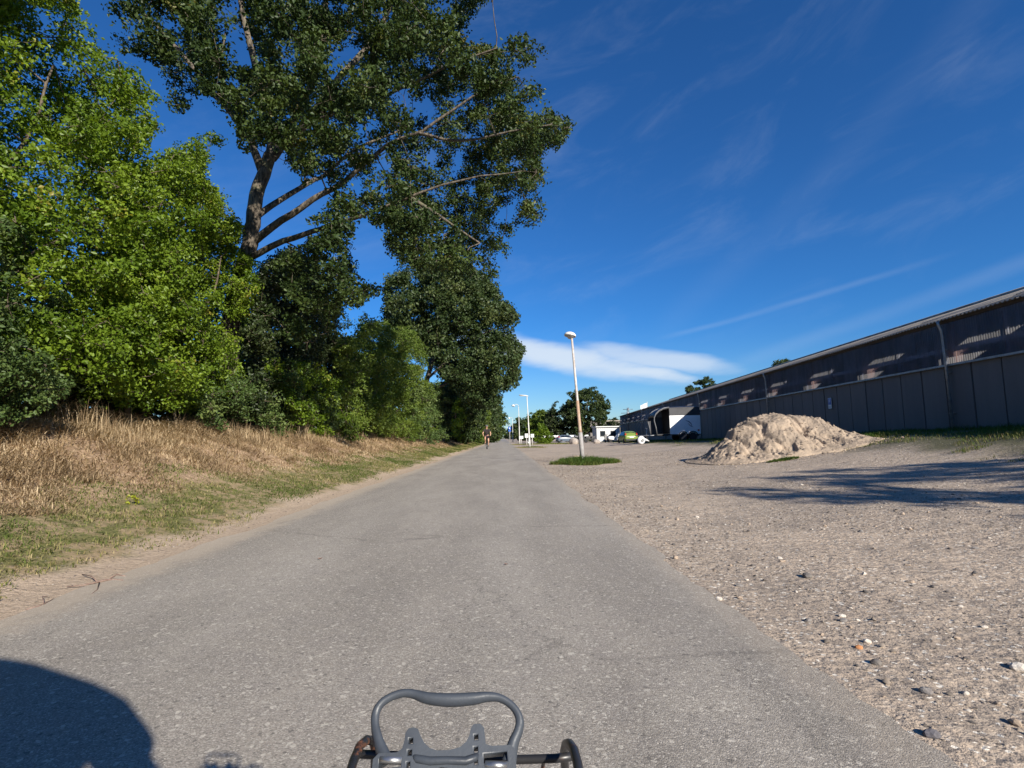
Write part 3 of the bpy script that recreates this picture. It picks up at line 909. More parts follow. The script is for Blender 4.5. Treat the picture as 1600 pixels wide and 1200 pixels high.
# boulders
def rock(name, label, cat, loc, size, mat, seed, group=None, sub=3, squash=.8):
    import bmesh
    bm = bmesh.new(); bmesh.ops.create_icosphere(bm, subdivisions=sub, radius=1)
    co = np.array([v.co[:] for v in bm.verts])
    nn = vn3(co + seed * 3.1 + 9, .9) + .5 * vn3(co + seed * 5.7 + 9, 2.1) + .2 * vn3(co + seed + 9, 5)
    for v, q in zip(bm.verts, nn): v.co = v.co * (.55 + .55 * q)
    for v in bm.verts: v.co = Vector((v.co.x * size[0] / 2, v.co.y * size[1] / 2, v.co.z * size[2] / 2))
    me = bpy.data.meshes.new(name); bm.to_mesh(me); bm.free(); me.materials.append(mat)
    me.polygons.foreach_set('use_smooth', [sub > 2] * len(me.polygons))
    o = link(bpy.data.objects.new(name, me)); o.location = loc
    if label: tag(o, label, cat, group)
    return o
M_ROCK = plain('boulder_stone', (.42, .36, .31), .9, col2=(.26, .23, .21), scale=3, bmp=.03, bscale=8)
rock('boulder', 'large pale boulder left of the nearest lamp post at the yard edge', 'boulder', ((896 - 787) / F * 68, 68, Hs(8.8, 68) + .30), (1.15, 1.0, 1.05), M_ROCK, 1)
rock('boulder', 'pale boulder between the nearest lamp post and the white cabin', 'boulder', ((932 - 787) / F * 66, 66, Hs(11.2, 66) + .18), (.95, .8, .65), M_ROCK, 4)
rock('boulder', 'low grey boulder at the left of the row, near the dark parked car', 'boulder', ((879 - 787) / F * 74, 74, .1), (.9, .7, .5), plain('boulder_dark', (.20, .20, .21), .9, var=.4), 7)

# white letterboxes, and a low white board fence beyond the yard
def letterbox(label, px, y, w_, h_, zt):
    t = thing('letterbox', label, 'letterbox', ((px - 787) / F * y, y, 0))
    MB().tube([(0, 0, 0), (0, 0, zt)], .04, 6).build('post', M_POLE_F, t)
    MB().box((0, 0, zt), (w_, .35, h_)).build('box', M_WHITEP, t, bevel=.04)
    MB().box((0, -.18, zt + h_ * .2), (w_ * .7, .02, .05)).build('slot', M_BLACK, t)
letterbox('white letterbox on a post just left of the second street lamp', 822.5, 66, .42, .50, 1.15)
letterbox('white letterbox on a post just right of the second street lamp', 831.5, 64, .40, .42, 1.12)
letterbox('white letterbox standing by the third street lamp', 814.5, 80, .55, .42, .95)
letterbox('low white box near the foot of the second street lamp', 826, 60, .25, .30, .42)
fn_ = thing('board_fence', 'long low white board fence on dark posts behind the yard under the trees', 'fence', ((836 - 787) / F * 96, 96, 0))
for k_ in range(6):
    xa = k_ * 1.9
    MB().box((xa, 0, .55), (.12, .12, 1.2)).build('post', M_BLACK, fn_)
    if k_ < 5: MB().box((xa + .95, -.08, 1.02), (1.86, .05, .34)).build('board', M_WHITEP, fn_)
tl = thing('low_trailer', 'dark low farm trailer loaded with scrap, standing left of the cabin', 'trailer', ((919 - 787) / F * 78, 78, 0), rad(4))
MB().box((0, 0, .55), (1.9, 1.2, .16)).build('bed', M_BLACK, tl)
for q in (-.5, .5): wheel(tl, (q, -.62, .26), .26, .14)
M_SCRAP = plain('scrap', (.09, .085, .09), .7, var=.6, scale=6)
for q in range(6):
    MB().box((random.uniform(-.75, .75), random.uniform(-.3, .3), .72 + random.random() * .2), (random.uniform(.3, .6), .4, random.uniform(.15, .35)), rot=Matrix.Rotation(random.uniform(-.3, .3), 3, 'Y')).build('crate', M_SCRAP, tl)
MB().tube([(-.9, 0, .5), (-1.8, 0, .4)], .04, 6).build('drawbar', M_BLACK, tl)

# white flag and the lattice mast behind the shed roof
yf = 95
pf = PX(1006, 634, yf)
fl = thing('white_flag', 'white flag flying above the far roof line of the shed', 'flag', (pf[0], yf, 0))
MB().tube([(.6, 0, 0), (.6, 0, pf[2] + .7)], .05, 8).build('flagpole', M_POLE_F, fl)
vs = []
for i in range(9):
    for j in range(5):
        vs.append((.55 - i * .14, .10 * math.sin(i * 1.1 + j * .3), pf[2] + .55 - j * .28 - i * .06 - .02 * math.sin(i)))
MB().add(vs, [(i * 5 + j, i * 5 + j + 1, (i + 1) * 5 + j + 1, (i + 1) * 5 + j) for i in range(8) for j in range(4)], True).build('cloth', M_WHITEP, fl)
ym = 260
pm = PX(981, 637, ym)
ma = thing('lattice_mast', 'thin grey lattice power mast rising beyond the far end of the shed', 'mast', (pm[0], ym, 0))
mm = MB(); zt = pm[2]
for sx1, sy1 in ((-1, -1), (1, -1), (1, 1), (-1, 1)): mm.tube([(sx1 * 1.2, sy1 * 1.2, 0), (sx1 * .3, sy1 * .3, zt)], .12, 4)
mm.build('mast_leg', M_GALV, ma)
br = MB()
for i in range(8):
    z_a, z_b = zt * i / 8, zt * (i + 1) / 8; wa, wb_ = 1.2 - .9 * i / 8, 1.2 - .9 * (i + 1) / 8
    br.tube([(-wa, -wa, z_a), (wb_, -wb_, z_b)], .07, 4).tube([(wa, -wa, z_a), (-wb_, -wb_, z_b)], .07, 4)
br.build('bracing', M_GALV, ma)
MB().tube([(-3.4, 0, zt - 2.6), (3.4, 0, zt - 2.6)], .12, 4).tube([(-2.4, 0, zt - .8), (2.4, 0, zt - .8)], .12, 4).build('crossarm', M_GALV, ma)

# second shed glimpsed past the far end
s3 = thing('far_shed', 'dark flat gabled shed partly seen beyond the far end of the long shed', 'shed', (20.0, 118, 0), rad(2))
MB().box((2.5, 3, 2.0), (7.0, 6, 4.1)).build('wall', M_CONC, s3)
MB().box((2.5, 3, 4.2), (7.5, 6.5, .25)).build('roof', M_ROOF, s3)

# ------------------------------------------------------------------ front rack of the bicycle that carries the camera
M_GREYPL = plain('grey_plastic', (.055, .064, .078), .42, col2=(.034, .040, .050), scale=16, spec=.45, bmp=.00012, bscale=500)
def rust_mat():
    m, nt, b = new_mat('rusty_black'); p = pos(nt)
    f = noise(nt, p, 45, 5, .7).ss(.46, .56)
    c = mixc(nt, f, (.018, .018, .019), mixc(nt, noise(nt, p, 160, 4, .7), (.20, .075, .03), (.09, .035, .02)))
    setb(nt, b, Base_Color=c, Roughness=f * .45 + .35, Metallic=0.0); bump(nt, b, noise(nt, p, 200, 4, .7), .0012); return m
M_RUST = rust_mat()
M_BLKTUBE = plain('black_tube', (.022, .022, .024), .38, col2=(.07, .035, .02), scale=30, fac=(.62, .72))
M_STEEL = plain('worn_steel', (.50, .50, .50), .35, .9, col2=(.30, .30, .29), scale=60)
bike = thing('carrier_bicycle', 'bicycle under the camera, only its rusty front rack with grey plastic carrying handle in view', 'bicycle', (0, -.35, 0))
T0 = .355
def RK(px, py, dt=0.0, z0=0):     # point of the rack in the bicycle's frame
    q = PX(px, py, T0 + dt); return Vector((q[0], q[1] + .35, q[2]))
# the plate is a tilted plane: top of the handle is further away than the clamps
def RP(px, py, e=0.0): return RK(px, py, (1195 - py) * .00022 + e)
loop = [(604, 1192), (592, 1160), (586, 1132), (588, 1112), (597, 1098), (613, 1088), (632, 1083), (648, 1085), (668, 1091), (702, 1094), (738, 1092), (760, 1089), (778, 1090), (793, 1097), (806, 1110), (812, 1126), (810, 1142), (802, 1162), (795, 1192)]
rl = [13, 8.5, 6.6, 6.4, 6.6, 6.6, 6.8, 7.6, 9.6, 11, 10.2, 8.2, 6.8, 6.2, 6.2, 6.6, 7.5, 9, 12]
def smoothpts(pts, vals, n=4):
    P = []; V_ = []
    m_ = len(pts)
    for i in range(m_ - 1):
        p0, p1, p2, p3 = pts[max(i - 1, 0)], pts[i], pts[i + 1], pts[min(i + 2, m_ - 1)]
        for k_ in range(n):
            t = k_ / n
            P.append(tuple(.5 * (2 * b + (c - a) * t + (2 * a - 5 * b + 4 * c - d) * t * t + (3 * b - a - 3 * c + d) * t ** 3) for a, b, c, d in zip(p0, p1, p2, p3)))
            V_.append(vals[i] + (vals[i + 1] - vals[i]) * t)
    P.append(tuple(pts[-1])); V_.append(vals[-1]); return P, V_
lp, lr = smoothpts(loop, rl, 4)
PXM = T0 / F
MB().tube([RP(a, b) for a, b in lp], [r_ * PXM for r_ in lr], 14, flat=.8, flat_dir=(0, 1, .45)).build('rack_handle', M_GREYPL, bike)
# yoke with two slotted prongs and the hollow clamps, as one moulded plate with real holes
KX = (RP(760, 1195) - RP(700, 1195)).length / 60 / PXM; KY = (RP(700, 1140) - RP(700, 1195)).length / 55 / PXM
print('KX', KX, KY)
def plate(outline, holes, name, mat, depth=.011):
    cu = bpy.data.curves.new(name, 'CURVE'); cu.dimensions = '2D'; cu.fill_mode = 'BOTH'
    for pl in [outline] + holes:
        s_ = cu.splines.new('POLY'); s_.points.add(len(pl) - 1)
        for q, (a, b) in zip(s_.points, pl): q.co = ((a - 700) * PXM * KX, (1195 - b) * PXM * KY, 0, 1)
        s_.use_cyclic_u = True
    cu.extrude = depth / 2; cu.bevel_depth = .0007; cu.bevel_resolution = 2; cu.offset = -.0006
    tmp = bpy.data.objects.new('tmp', cu); COL.objects.link(tmp)
    dg = bpy.context.evaluated_depsgraph_get(); dg.update()
    me = bpy.data.meshes.new_from_object(tmp.evaluated_get(dg)); bpy.data.objects.remove(tmp)
    me.materials.clear(); me.materials.append(mat); me.name = name
    return me
out_ = [(587, 1212), (587, 1180), (594, 1173), (622, 1174), (631, 1168), (634, 1155), (635, 1144), (639, 1138), (646, 1137), (652, 1140), (656, 1150), (662, 1162), (672, 1172), (684, 1177), (704, 1178), (720, 1175), (731, 1167), (737, 1155), (739, 1146), (743, 1141), (752, 1141), (757, 1147), (758, 1160), (759, 1174), (770, 1178), (798, 1179), (804, 1185), (804, 1230), (760, 1232), (738, 1232), (722, 1206), (690, 1199), (664, 1206), (650, 1232), (600, 1232), (587, 1226)]
def sq(x, y, a=7, b=9): return [(x, y), (x + a, y), (x + a, y + b), (x, y + b)]
holes_ = [sq(639, 1152), sq(638, 1170), sq(637, 1188, 6, 9), sq(742, 1156), sq(741, 1175), sq(741, 1193, 6, 9), [(595, 1181), (629, 1181), (629, 1194), (595, 1194)], [(756, 1187), (793, 1187), (793, 1201), (756, 1201)]]
pm_ = plate(out_, holes_, 'rack_yoke', M_GREYPL)
yk = link(bpy.data.objects.new('rack_yoke', pm_), bike)
c0 = RP(700, 1195)
vx = Vector((1, 0, 0)); vy = (RP(700, 1140) - RP(700, 1195)).normalized(); vx = (RP(760, 1195) - RP(700, 1195)).normalized(); vz = vx.cross(vy).normalized(); vx = vy.cross(vz)
yk.matrix_local = Matrix.Translation(c0) @ Matrix((vx, vy, vz)).transposed().to_4x4()
for (xa, xb_, yy) in ((594, 628, 1187), (758, 792, 1195)):
    MB().tube([RP(xa, yy, -.004), RP(xb_, yy + 1, -.004)], 5.6 * PXM, 12).build('steel_pin', M_STEEL, bike)
MB().tube([RP(644, 1180, -.004), RP(652, 1186, -.005), RP(672, 1189, -.006), RP(700, 1188, -.006), RP(728, 1189, -.006), RP(742, 1184, -.005), RP(749, 1178, -.004)], [3 * PXM, 5.5 * PXM, 5.5 * PXM, 5 * PXM, 5.5 * PXM, 5.5 * PXM, 3 * PXM], 12).build('yoke_rib', M_GREYPL, bike)
# rack tubes
tr_ = 6.2 * PXM
MB().tube([RP(560, 1178, .02), RP(600, 1180, .02), RP(700, 1184, .022), RP(800, 1187, .02), RP(868, 1185, .015), RP(893, 1182, .012)], tr_, 12).build('rack_crossbar', M_BLKTUBE, bike)
MB().tube([RK(523, 1300, -.06), RK(540, 1230, -.03), RK(552, 1190, -.01), RK(562, 1166, .004), RK(573, 1156, .015), RK(583, 1158, .028), RK(586, 1172, .045), RK(584, 1215, .07)], 6.5 * PXM, 12).build('rack_side_hoop', M_RUST, bike)
MB().tube([RK(918, 1300, -.06), RK(908, 1235, -.03), RK(903, 1195, -.012), RK(897, 1172, .0), RK(890, 1162, .012), RK(884, 1163, .025), RK(881, 1176, .045), RK(884, 1215, .07)], 7.0 * PXM, 12).build('rack_side_hoop', M_BLKTUBE, bike)
for a, b_ in ((710, 716), (760, 776), (845, 850)):
    MB().tube([RK(a, 1190, .03), RK(b_, 1178 if a == 760 else 1186, .05), RK(b_ - 8, 1240, .09)], 3.2 * PXM, 8).build('rack_stay', M_RUST, bike)

def bicycle_parts(t, wheel_r=.34, fx=.0, front_y=.28, rear_y=-.78, seat=(0, -.52, .96), bar=(0, -.03, 1.0), colour=M_BLACK):
    for nm_, y_ in (('front_wheel', front_y), ('rear_wheel', rear_y)):
        ty = MB(); ty.tube([(0, y_ + wheel_r * math.cos(a), wheel_r + wheel_r * .95 * math.sin(a)) for a in np.linspace(0, 2 * math.pi, 32)[:-1]], .02, 8, closed=True)
        wo = ty.build(nm_, M_TYRE, t)
        MB().tube([(0, y_ + (wheel_r - .03) * math.cos(a), wheel_r + (wheel_r - .05) * math.sin(a)) for a in np.linspace(0, 2 * math.pi, 32)[:-1]], .011, 6, closed=True).build('rim', M_RIM, wo)
        sp = MB()
        for k in range(14):
            a = 2 * math.pi * k / 14
            sp.tube([(0, y_, wheel_r), (0, y_ + (wheel_r - .04) * math.cos(a), wheel_r + (wheel_r - .05) * math.sin(a))], .0018, 3)
        sp.build('spoke', M_RIM, wo)['kind'] = 'stuff'
    bb = (0, -.35, .30)
    MB().tube([(0, bar[1] + .02, .88), (0, front_y - .05, wheel_r + .06), (0, front_y, wheel_r)], .018, 8).build('fork', colour, t)
    MB().tube([(0, bar[1], .90), (0, bar[1] + .015, .80)], .025, 10).tube([(0, bar[1] + .01, .84), bb], .018, 8).tube([(0, bar[1], .88), (0, seat[1] + .03, .80)], .016, 8).tube([bb, (0, seat[1], seat[2] - .08)], .018, 8) \
        .tube([bb, (.05, rear_y, wheel_r)], .011, 6).tube([bb, (-.05, rear_y, wheel_r)], .011, 6).tube([(0, seat[1] + .02, .78), (.05, rear_y, wheel_r)], .009, 6).tube([(0, seat[1] + .02, .78), (-.05, rear_y, wheel_r)], .009, 6).build('frame', colour, t)
    MB().tube([(0, seat[1] + .14, seat[2] - .02), (0, seat[1], seat[2] - .01), (0, seat[1] - .12, seat[2])], [.03, .06, .085], 10, flat=.45, flat_dir=(0, 0, 1)).build('saddle', M_BLACK, t)
    MB().tube([(-.29, bar[1] - .10, bar[2]), (-.20, bar[1] - .02, bar[2]), (0, bar[1], bar[2] - .02), (.20, bar[1] - .02, bar[2]), (.29, bar[1] - .10, bar[2])], .012, 8).tube([(0, bar[1], .88), (0, bar[1], bar[2] - .01)], .014, 8).build('handlebar', M_BLACK, t)
    MB().tube([(.06, bb[1] - .17, bb[2] + .0), (.06, bb[1], bb[2]), (-.06, bb[1], bb[2]), (-.06, bb[1] + .17, bb[2])], .012, 6).build('crank', M_RIM, t)
    for s_ in (-1, 1): MB().box((s_ * .11, bb[1] + (-s_) * .17, bb[2]), (.10, .07, .02)).build('pedal', M_BLACK, t)
bicycle_parts(bike, front_y=.55 , rear_y=-.62, seat=(0, -.25, .92), bar=(0, .20, .80))

# ------------------------------------------------------------------ people
M_SKIN = plain('skin', (.52, .30, .20), .55); M_SHIRT = plain('dark_shirt', (.03, .022, .024), .85, var=.3); M_SHORT = plain('dark_shorts', (.05, .02, .03), .85)
M_HELM = plain('grey_helmet', (.08, .085, .09), .5); M_SHOE = plain('shoe', (.03, .03, .035), .7); M_HAIR = plain('hair', (.05, .03, .02), .8)
def skin_mesh(name, joints, edges, mat, parent, root=0, sub=1):
    me = bpy.data.meshes.new(name)
    me.from_pydata([j[:3] for j in joints], edges, [])
    o = link(bpy.data.objects.new(name, me), parent)
    sk = o.modifiers.new('skin', 'SKIN'); sk.use_smooth_shade = True
    lay = me.skin_vertices[0].data if me.skin_vertices else None
    if lay is None:
        bm_ = __import__('bmesh'); b = bm_.new(); b.from_mesh(me); b.verts.layers.skin.verify(); b.to_mesh(me); b.free(); lay = me.skin_vertices[0].data
    for i, j in enumerate(joints):
        lay[i].radius = (j[3], j[4] if len(j) > 4 else j[3]); lay[i].use_root = (i == root)
    sb_ = o.modifiers.new('sub', 'SUBSURF'); sb_.levels = sub; sb_.render_levels = sub
    me.materials.append(mat)
    return o
def rider(t, seat, bar, crank_c, hips_w=.10, lean=.35, head_up=.0, sh_h=.50, mats=(M_SKIN, M_SHIRT, M_SHORT), tilt=0.0, jr=1.0):
    """person seated on seat, hands on bar; y is the riding direction"""
    hx, hy, hz_ = seat; hz_ += .07
    sh = Vector((0, hy + sh_h * math.sin(lean), hz_ + sh_h * math.cos(lean)))
    sh.x -= tilt * .35
    nk = sh + Vector((-tilt * .35, .02, .08)); hd = nk + Vector((-tilt * .5, .05, .14 + head_up))
    J = [(0, hy, hz_, .13, .10), (0, hy * .6 + sh.y * .4, hz_ * .6 + sh.z * .4, .13, .10), (0, hy * .2 + sh.y * .8, hz_ * .2 + sh.z * .8, .15, .10), (sh.x, sh.y, sh.z + .02, .08), (nk.x, nk.y, nk.z, .055), (hd.x, hd.y - .005, hd.z - .07, .06), (hd.x, hd.y, hd.z, .085, .10), (hd.x, hd.y, hd.z + .08, .075, .09)]
    E = [(0, 1), (1, 2), (2, 3), (3, 4), (4, 5), (5, 6), (6, 7)]
    shirtJ = [list(J[0]), list(J[1]), list(J[2]), list(J[3])]; shirtJ[0][3:] = [.145, .115]; shirtJ[1][3:] = [.150, .118]; shirtJ[2][3:] = [.165, .115]; shirtJ[3][3:] = [.085, .08]
    for q_ in shirtJ: q_[3] *= jr; q_[4] *= jr
    shirtE = [(0, 1), (1, 2), (2, 3)]
    for s_ in (-1, 1):
        S = Vector((s_ * .19 - (tilt * .5 if s_ < 0 else 0), sh.y, sh.z - .01 - s_ * tilt * .25)); Hn = Vector((s_ * .27, bar[1] - .07, bar[2] + .02))
        mid = (S + Hn) / 2 + Vector((s_ * .09, -.03, -.06)); a = len(J)
        J += [(*S, .055), (*mid, .040), (*(mid * .3 + Hn * .7), .032), (*(Hn + Vector((0, -.03, 0))), .026), (*(Hn + Vector((0, .04, .0))), .034, .02)]
        E += [(2, a), (a, a + 1), (a + 1, a + 2), (a + 2, a + 3), (a + 3, a + 4)]
        # fingers curled round the grip, thumb below
        for f_, dx_ in enumerate((-.03, -.01, .01, .03)):
            q = len(J); J += [(Hn.x + dx_, Hn.y + .075, Hn.z + .005, .009), (Hn.x + dx_, Hn.y + .09, Hn.z - .025, .008)]
            E += [(a + 4, q), (q, q + 1)]
        q = len(J); J += [(Hn.x - s_ * .045, Hn.y + .03, Hn.z - .02, .010)]; E += [(a + 4, q)]
        b = len(shirtJ); shirtJ += [[*S, .075 * jr], [*(S * .35 + mid * .65), .062 * jr]]; shirtE += [(2, b), (b, b + 1)]
        cy_, cz_2 = crank_c; ang_ = 0.6 if s_ > 0 else 0.6 + math.pi
        ft = Vector((s_ * .12, cy_ + .17 * math.cos(ang_), cz_2 + .17 * math.sin(ang_) + .06))
        hp = Vector((s_ * hips_w, hy + .02, hz_ - .02)); kn = (hp + ft) / 2
        dvec = ft - hp; Lh = dvec.length / 2; kk = math.sqrt(max(.445 ** 2 - Lh ** 2, .01)); pr = Vector((0, -dvec.z, dvec.y)).normalized()
        kn = kn + pr * kk + Vector((s_ * .03, 0, 0)); c = len(J)
        J += [(*hp, .10), (*(hp * .5 + kn * .5), .078), (*kn, .056), (*(kn * .65 + ft * .35), .054), (*(kn * .1 + ft * .9), .033), (*(ft + Vector((0, -.04, -.03))), .036)]
        E += [(0, c), (c, c + 1), (c + 1, c + 2), (c + 2, c + 3), (c + 3, c + 4), (c + 4, c + 5)]
        skin_mesh('shorts', [(hp.x * .9, hp.y, hp.z + .04, .115), (*(hp * .55 + kn * .45), .098), (*(hp * .3 + kn * .7), .085)], [(0, 1), (1, 2)], mats[2], t)
        MB().tube([ft + Vector((0, -.10, -.03)), ft + Vector((0, -.02, -.025)), ft + Vector((0, .08, -.035)), ft + Vector((0, .16, -.045))], [.036, .045, .045, .028], 10, flat=.8, flat_dir=(0, 0, 1)).build('shoe', M_SHOE, t)
    skin_mesh('body', J, E, mats[0], t, 0, 2)
    skin_mesh('shirt', shirtJ, shirtE, mats[1], t, 0, 2)
    MB().lathe([(.118, -.01), (.122, .03), (.105, .08), (.065, .115), (.01, .128)], hd + Vector((0, -.01, .03)), 18).build('helmet', M_HELM, t)
    MB().tube([hd + Vector((0, .10, -.005)), hd + Vector((0, .125, -.03)), hd + Vector((0, .10, -.04))], [.010, .015, .010], 6).build('nose', mats[0], t)
    for s_ in (-1, 1):
        MB().tube([hd + Vector((s_ * .033, .098, .015)), hd + Vector((s_ * .033, .106, .015))], .012, 8).build('eye', M_BLACK, t)
        MB().tube([hd + Vector((s_ * .088, 0, -.03)), hd + Vector((s_ * .098, -.005, .02))], .018, 6).build('ear', mats[0], t)
    MB().tube([hd + Vector((-.025, .098, -.065)), hd + Vector((.025, .098, -.065))], .006, 6).build('mouth', M_RED, t)
    return hd
# the oncoming cyclist
yq = 45.5; xq = gp_(761, 700)[0] / gp_(761, 700)[1] * yq
bk2 = thing('bicycle', 'dark bicycle ridden towards us down the left half of the path', 'bicycle', (xq, yq, .02), rad(180 + 4))
bicycle_parts(bk2, bar=(0, .05, 1.06), seat=(0, -.50, 1.02), front_y=.42, rear_y=-.80); bk2.scale = (1.06,) * 3
p2 = thing('person', 'cyclist in dark top, shorts and grey helmet riding towards us on the path', 'person', (xq, yq, .02), rad(180 + 4)); p2.scale = (1.06,) * 3
rider(p2, (0, -.50, 1.02), (0, .05, 1.06), (-.35, .30), lean=.45, sh_h=.52, jr=1.22)
# the rider holding this bicycle: behind the lens, seen only by the shadow on the asphalt; lean and jacket bulk are shaped for that shadow
p1 = thing('person', 'rider of the camera bicycle, seen only as the shadow at lower left', 'person', (-.14, -.21, .0), 0)
rider(p1, (0, -.25, .92), (0, .20, .80), (-.35, .30), lean=.12, sh_h=.50, tilt=.55, jr=1.25, mats=(M_SKIN, plain('shadow_jacket', (.05, .06, .09), .9), M_SHORT))

# ------------------------------------------------------------------ foliage
def leaf_mat(name, stops, trans=.35, rough=.45, spec=.35, tcol=None):
    m = bpy.data.materials.new(name); m.use_nodes = True; nt = m.node_tree
    b = nt.nodes['Principled BSDF']; outn = nt.nodes['Material Output']
    c = ramp(nt, attr(nt, 'tint'), stops)
    setb(nt, b, Base_Color=c, Roughness=rough); b.inputs['Specular IOR Level'].default_value = spec
    tl = nt.nodes.new('ShaderNodeBsdfTranslucent')
    c2 = mixc(nt, 1.0, c, tcol or (1.35, 1.25, .55), 'MULTIPLY'); nt.links.new(c2, tl.inputs[0])
    mx_ = nt.nodes.new('ShaderNodeMixShader'); mx_.inputs[0].default_value = trans
    nt.links.new(b.outputs[0], mx_.inputs[1]); nt.links.new(tl.outputs[0], mx_.inputs[2]); nt.links.new(mx_.outputs[0], outn.inputs[0])
    return m
def bark_mat(name, c1, c2):
    m, nt, b = new_mat(name); p = pos(nt); x, y, z = sep(nt, p)
    n_ = noise(nt, comb(nt, x * 14, y * 14, z * 3.5), 1.0, 5, .7)
    c = mixc(nt, n_.ss(.38, .62), c1, c2); c = mixc(nt, noise(nt, p, 2.5, 4, .6).ss(.55, .7) * .6, c, (.13, .14, .06))
    setb(nt, b, Base_Color=c, Roughness=.9); bump(nt, b, n_, .02); return m
M_BARK = bark_mat('oak_bark', (.040, .032, .024), (.17, .14, .105))
M_TWIG = bark_mat('twig_bark', (.06, .045, .03), (.15, .115, .08))
M_OAK = leaf_mat('oak_leaf', [(0, (.020, .038, .011)), (.55, (.042, .070, .017)), (.9, (.080, .115, .028)), (1, (.17, .16, .045))], .26, .50, .28)
M_OAK2 = leaf_mat('far_oak_leaf', [(0, (.024, .042, .014)), (.6, (.046, .074, .022)), (1, (.10, .12, .035))], .22, .5, .3)
M_BRIGHT = leaf_mat('bright_leaf', [(0, (.055, .105, .010)), (.5, (.130, .205, .018)), (.9, (.220, .310, .030)), (1, (.30, .26, .05))], .42, .42, .32, (1.35, 1.3, .4))
M_MID = leaf_mat('mid_leaf', [(0, (.060, .100, .014)), (.6, (.120, .178, .026)), (1, (.21, .26, .05))], .38, .45, .3)
M_TEAL = leaf_mat('teal_leaf', [(0, (.040, .072, .018)), (.6, (.075, .120, .030)), (1, (.14, .18, .05))], .22, .5, .3, (1.1, 1.15, .8))
M_DARKL = leaf_mat('dark_leaf', [(0, (.018, .030, .010)), (.6, (.036, .055, .018)), (1, (.075, .095, .030))], .20, .42, .35)

def unit(v): return v / np.maximum(np.linalg.norm(v, axis=1, keepdims=True), 1e-6)
def leaf_geo(C_, size, r_, aspect=.55, up=.5, fold=.18):
    """one folded leaf (2 triangles across the midrib) per centre"""
    n = len(C_)
    nrm = unit(r_.normal(size=(n, 3)) + np.array([0, 0, up]))
    t = unit(np.cross(nrm, r_.normal(size=(n, 3)))); b = np.cross(nrm, t)
    s = (size * (.65 + .7 * r_.random(n)))[:, None]
    base = C_ - t * s * .5; tip = C_ + t * s * .5
    l = C_ + b * s * aspect * .5 + nrm * s * fold - t * s * .06; r2 = C_ - b * s * aspect * .5 + nrm * s * fold - t * s * .06
    V = np.stack([base, l, tip, r2], 1).reshape(-1, 3)
    i = np.arange(n)[:, None] * 4
    Fc = np.concatenate([i + np.array([0, 1, 2]), i + np.array([0, 2, 3])], 1).reshape(-1, 3)
    return V, Fc

class Skel:
    def __init__(s): s.P = []; s.mb = MB(); s.tw = MB()
    def limb(s, pts, r0_, r1_, n=9, it=3):
        P_, _ = smoothpts([tuple(p) for p in pts], [0] * len(pts), it)
        P_ = np.array(P_); k = len(P_)
        P_[1:-1] += (rng.random((k - 2, 3)) - .5) * r0_ * .5
        rr_ = np.linspace(0, 1, k); rr_ = r0_ + (r1_ - r0_) * rr_ ** .8
        s.mb.tube(P_, rr_, n, cap=False)
        for q in range(k): s.P.append((*P_[q], rr_[q]))
    def attach(s, C_, rmax=.05, sag=.12):
        """join each foliage clump to the nearest piece of the tree already there"""
        A = np.array(s.P); nodes = A[:, :3]; rad_ = A[:, 3]
        d = np.min(np.linalg.norm(C_[:, None, :] - nodes[None], axis=2), axis=1)
        for idx in np.argsort(d):
            c = C_[idx]; dv = nodes - c; dist = np.linalg.norm(dv, axis=1) - rad_ * 3
            j = int(np.argmin(dist)); a = nodes[j]; L = np.linalg.norm(c - a)
            k = max(3, int(L / .45) + 2); t = np.linspace(0, 1, k)[:, None]
            pts = a + (c - a) * t; pts[:, 2] += (-np.sin(t[:, 0] * math.pi) * sag * L * rng.uniform(-1, 1))
            pts[1:-1] += rng.normal(size=(k - 2, 3)) * .05 * min(L, 1.5)
            ra = min(rmax, rad_[j] * .75, .010 + .014 * L); rr_ = np.linspace(ra, .007, k)
            s.mb.tube(pts, rr_, 4, cap=False)
            nodes = np.vstack([nodes, pts[1:]]); rad_ = np.concatenate([rad_, rr_[1:]])

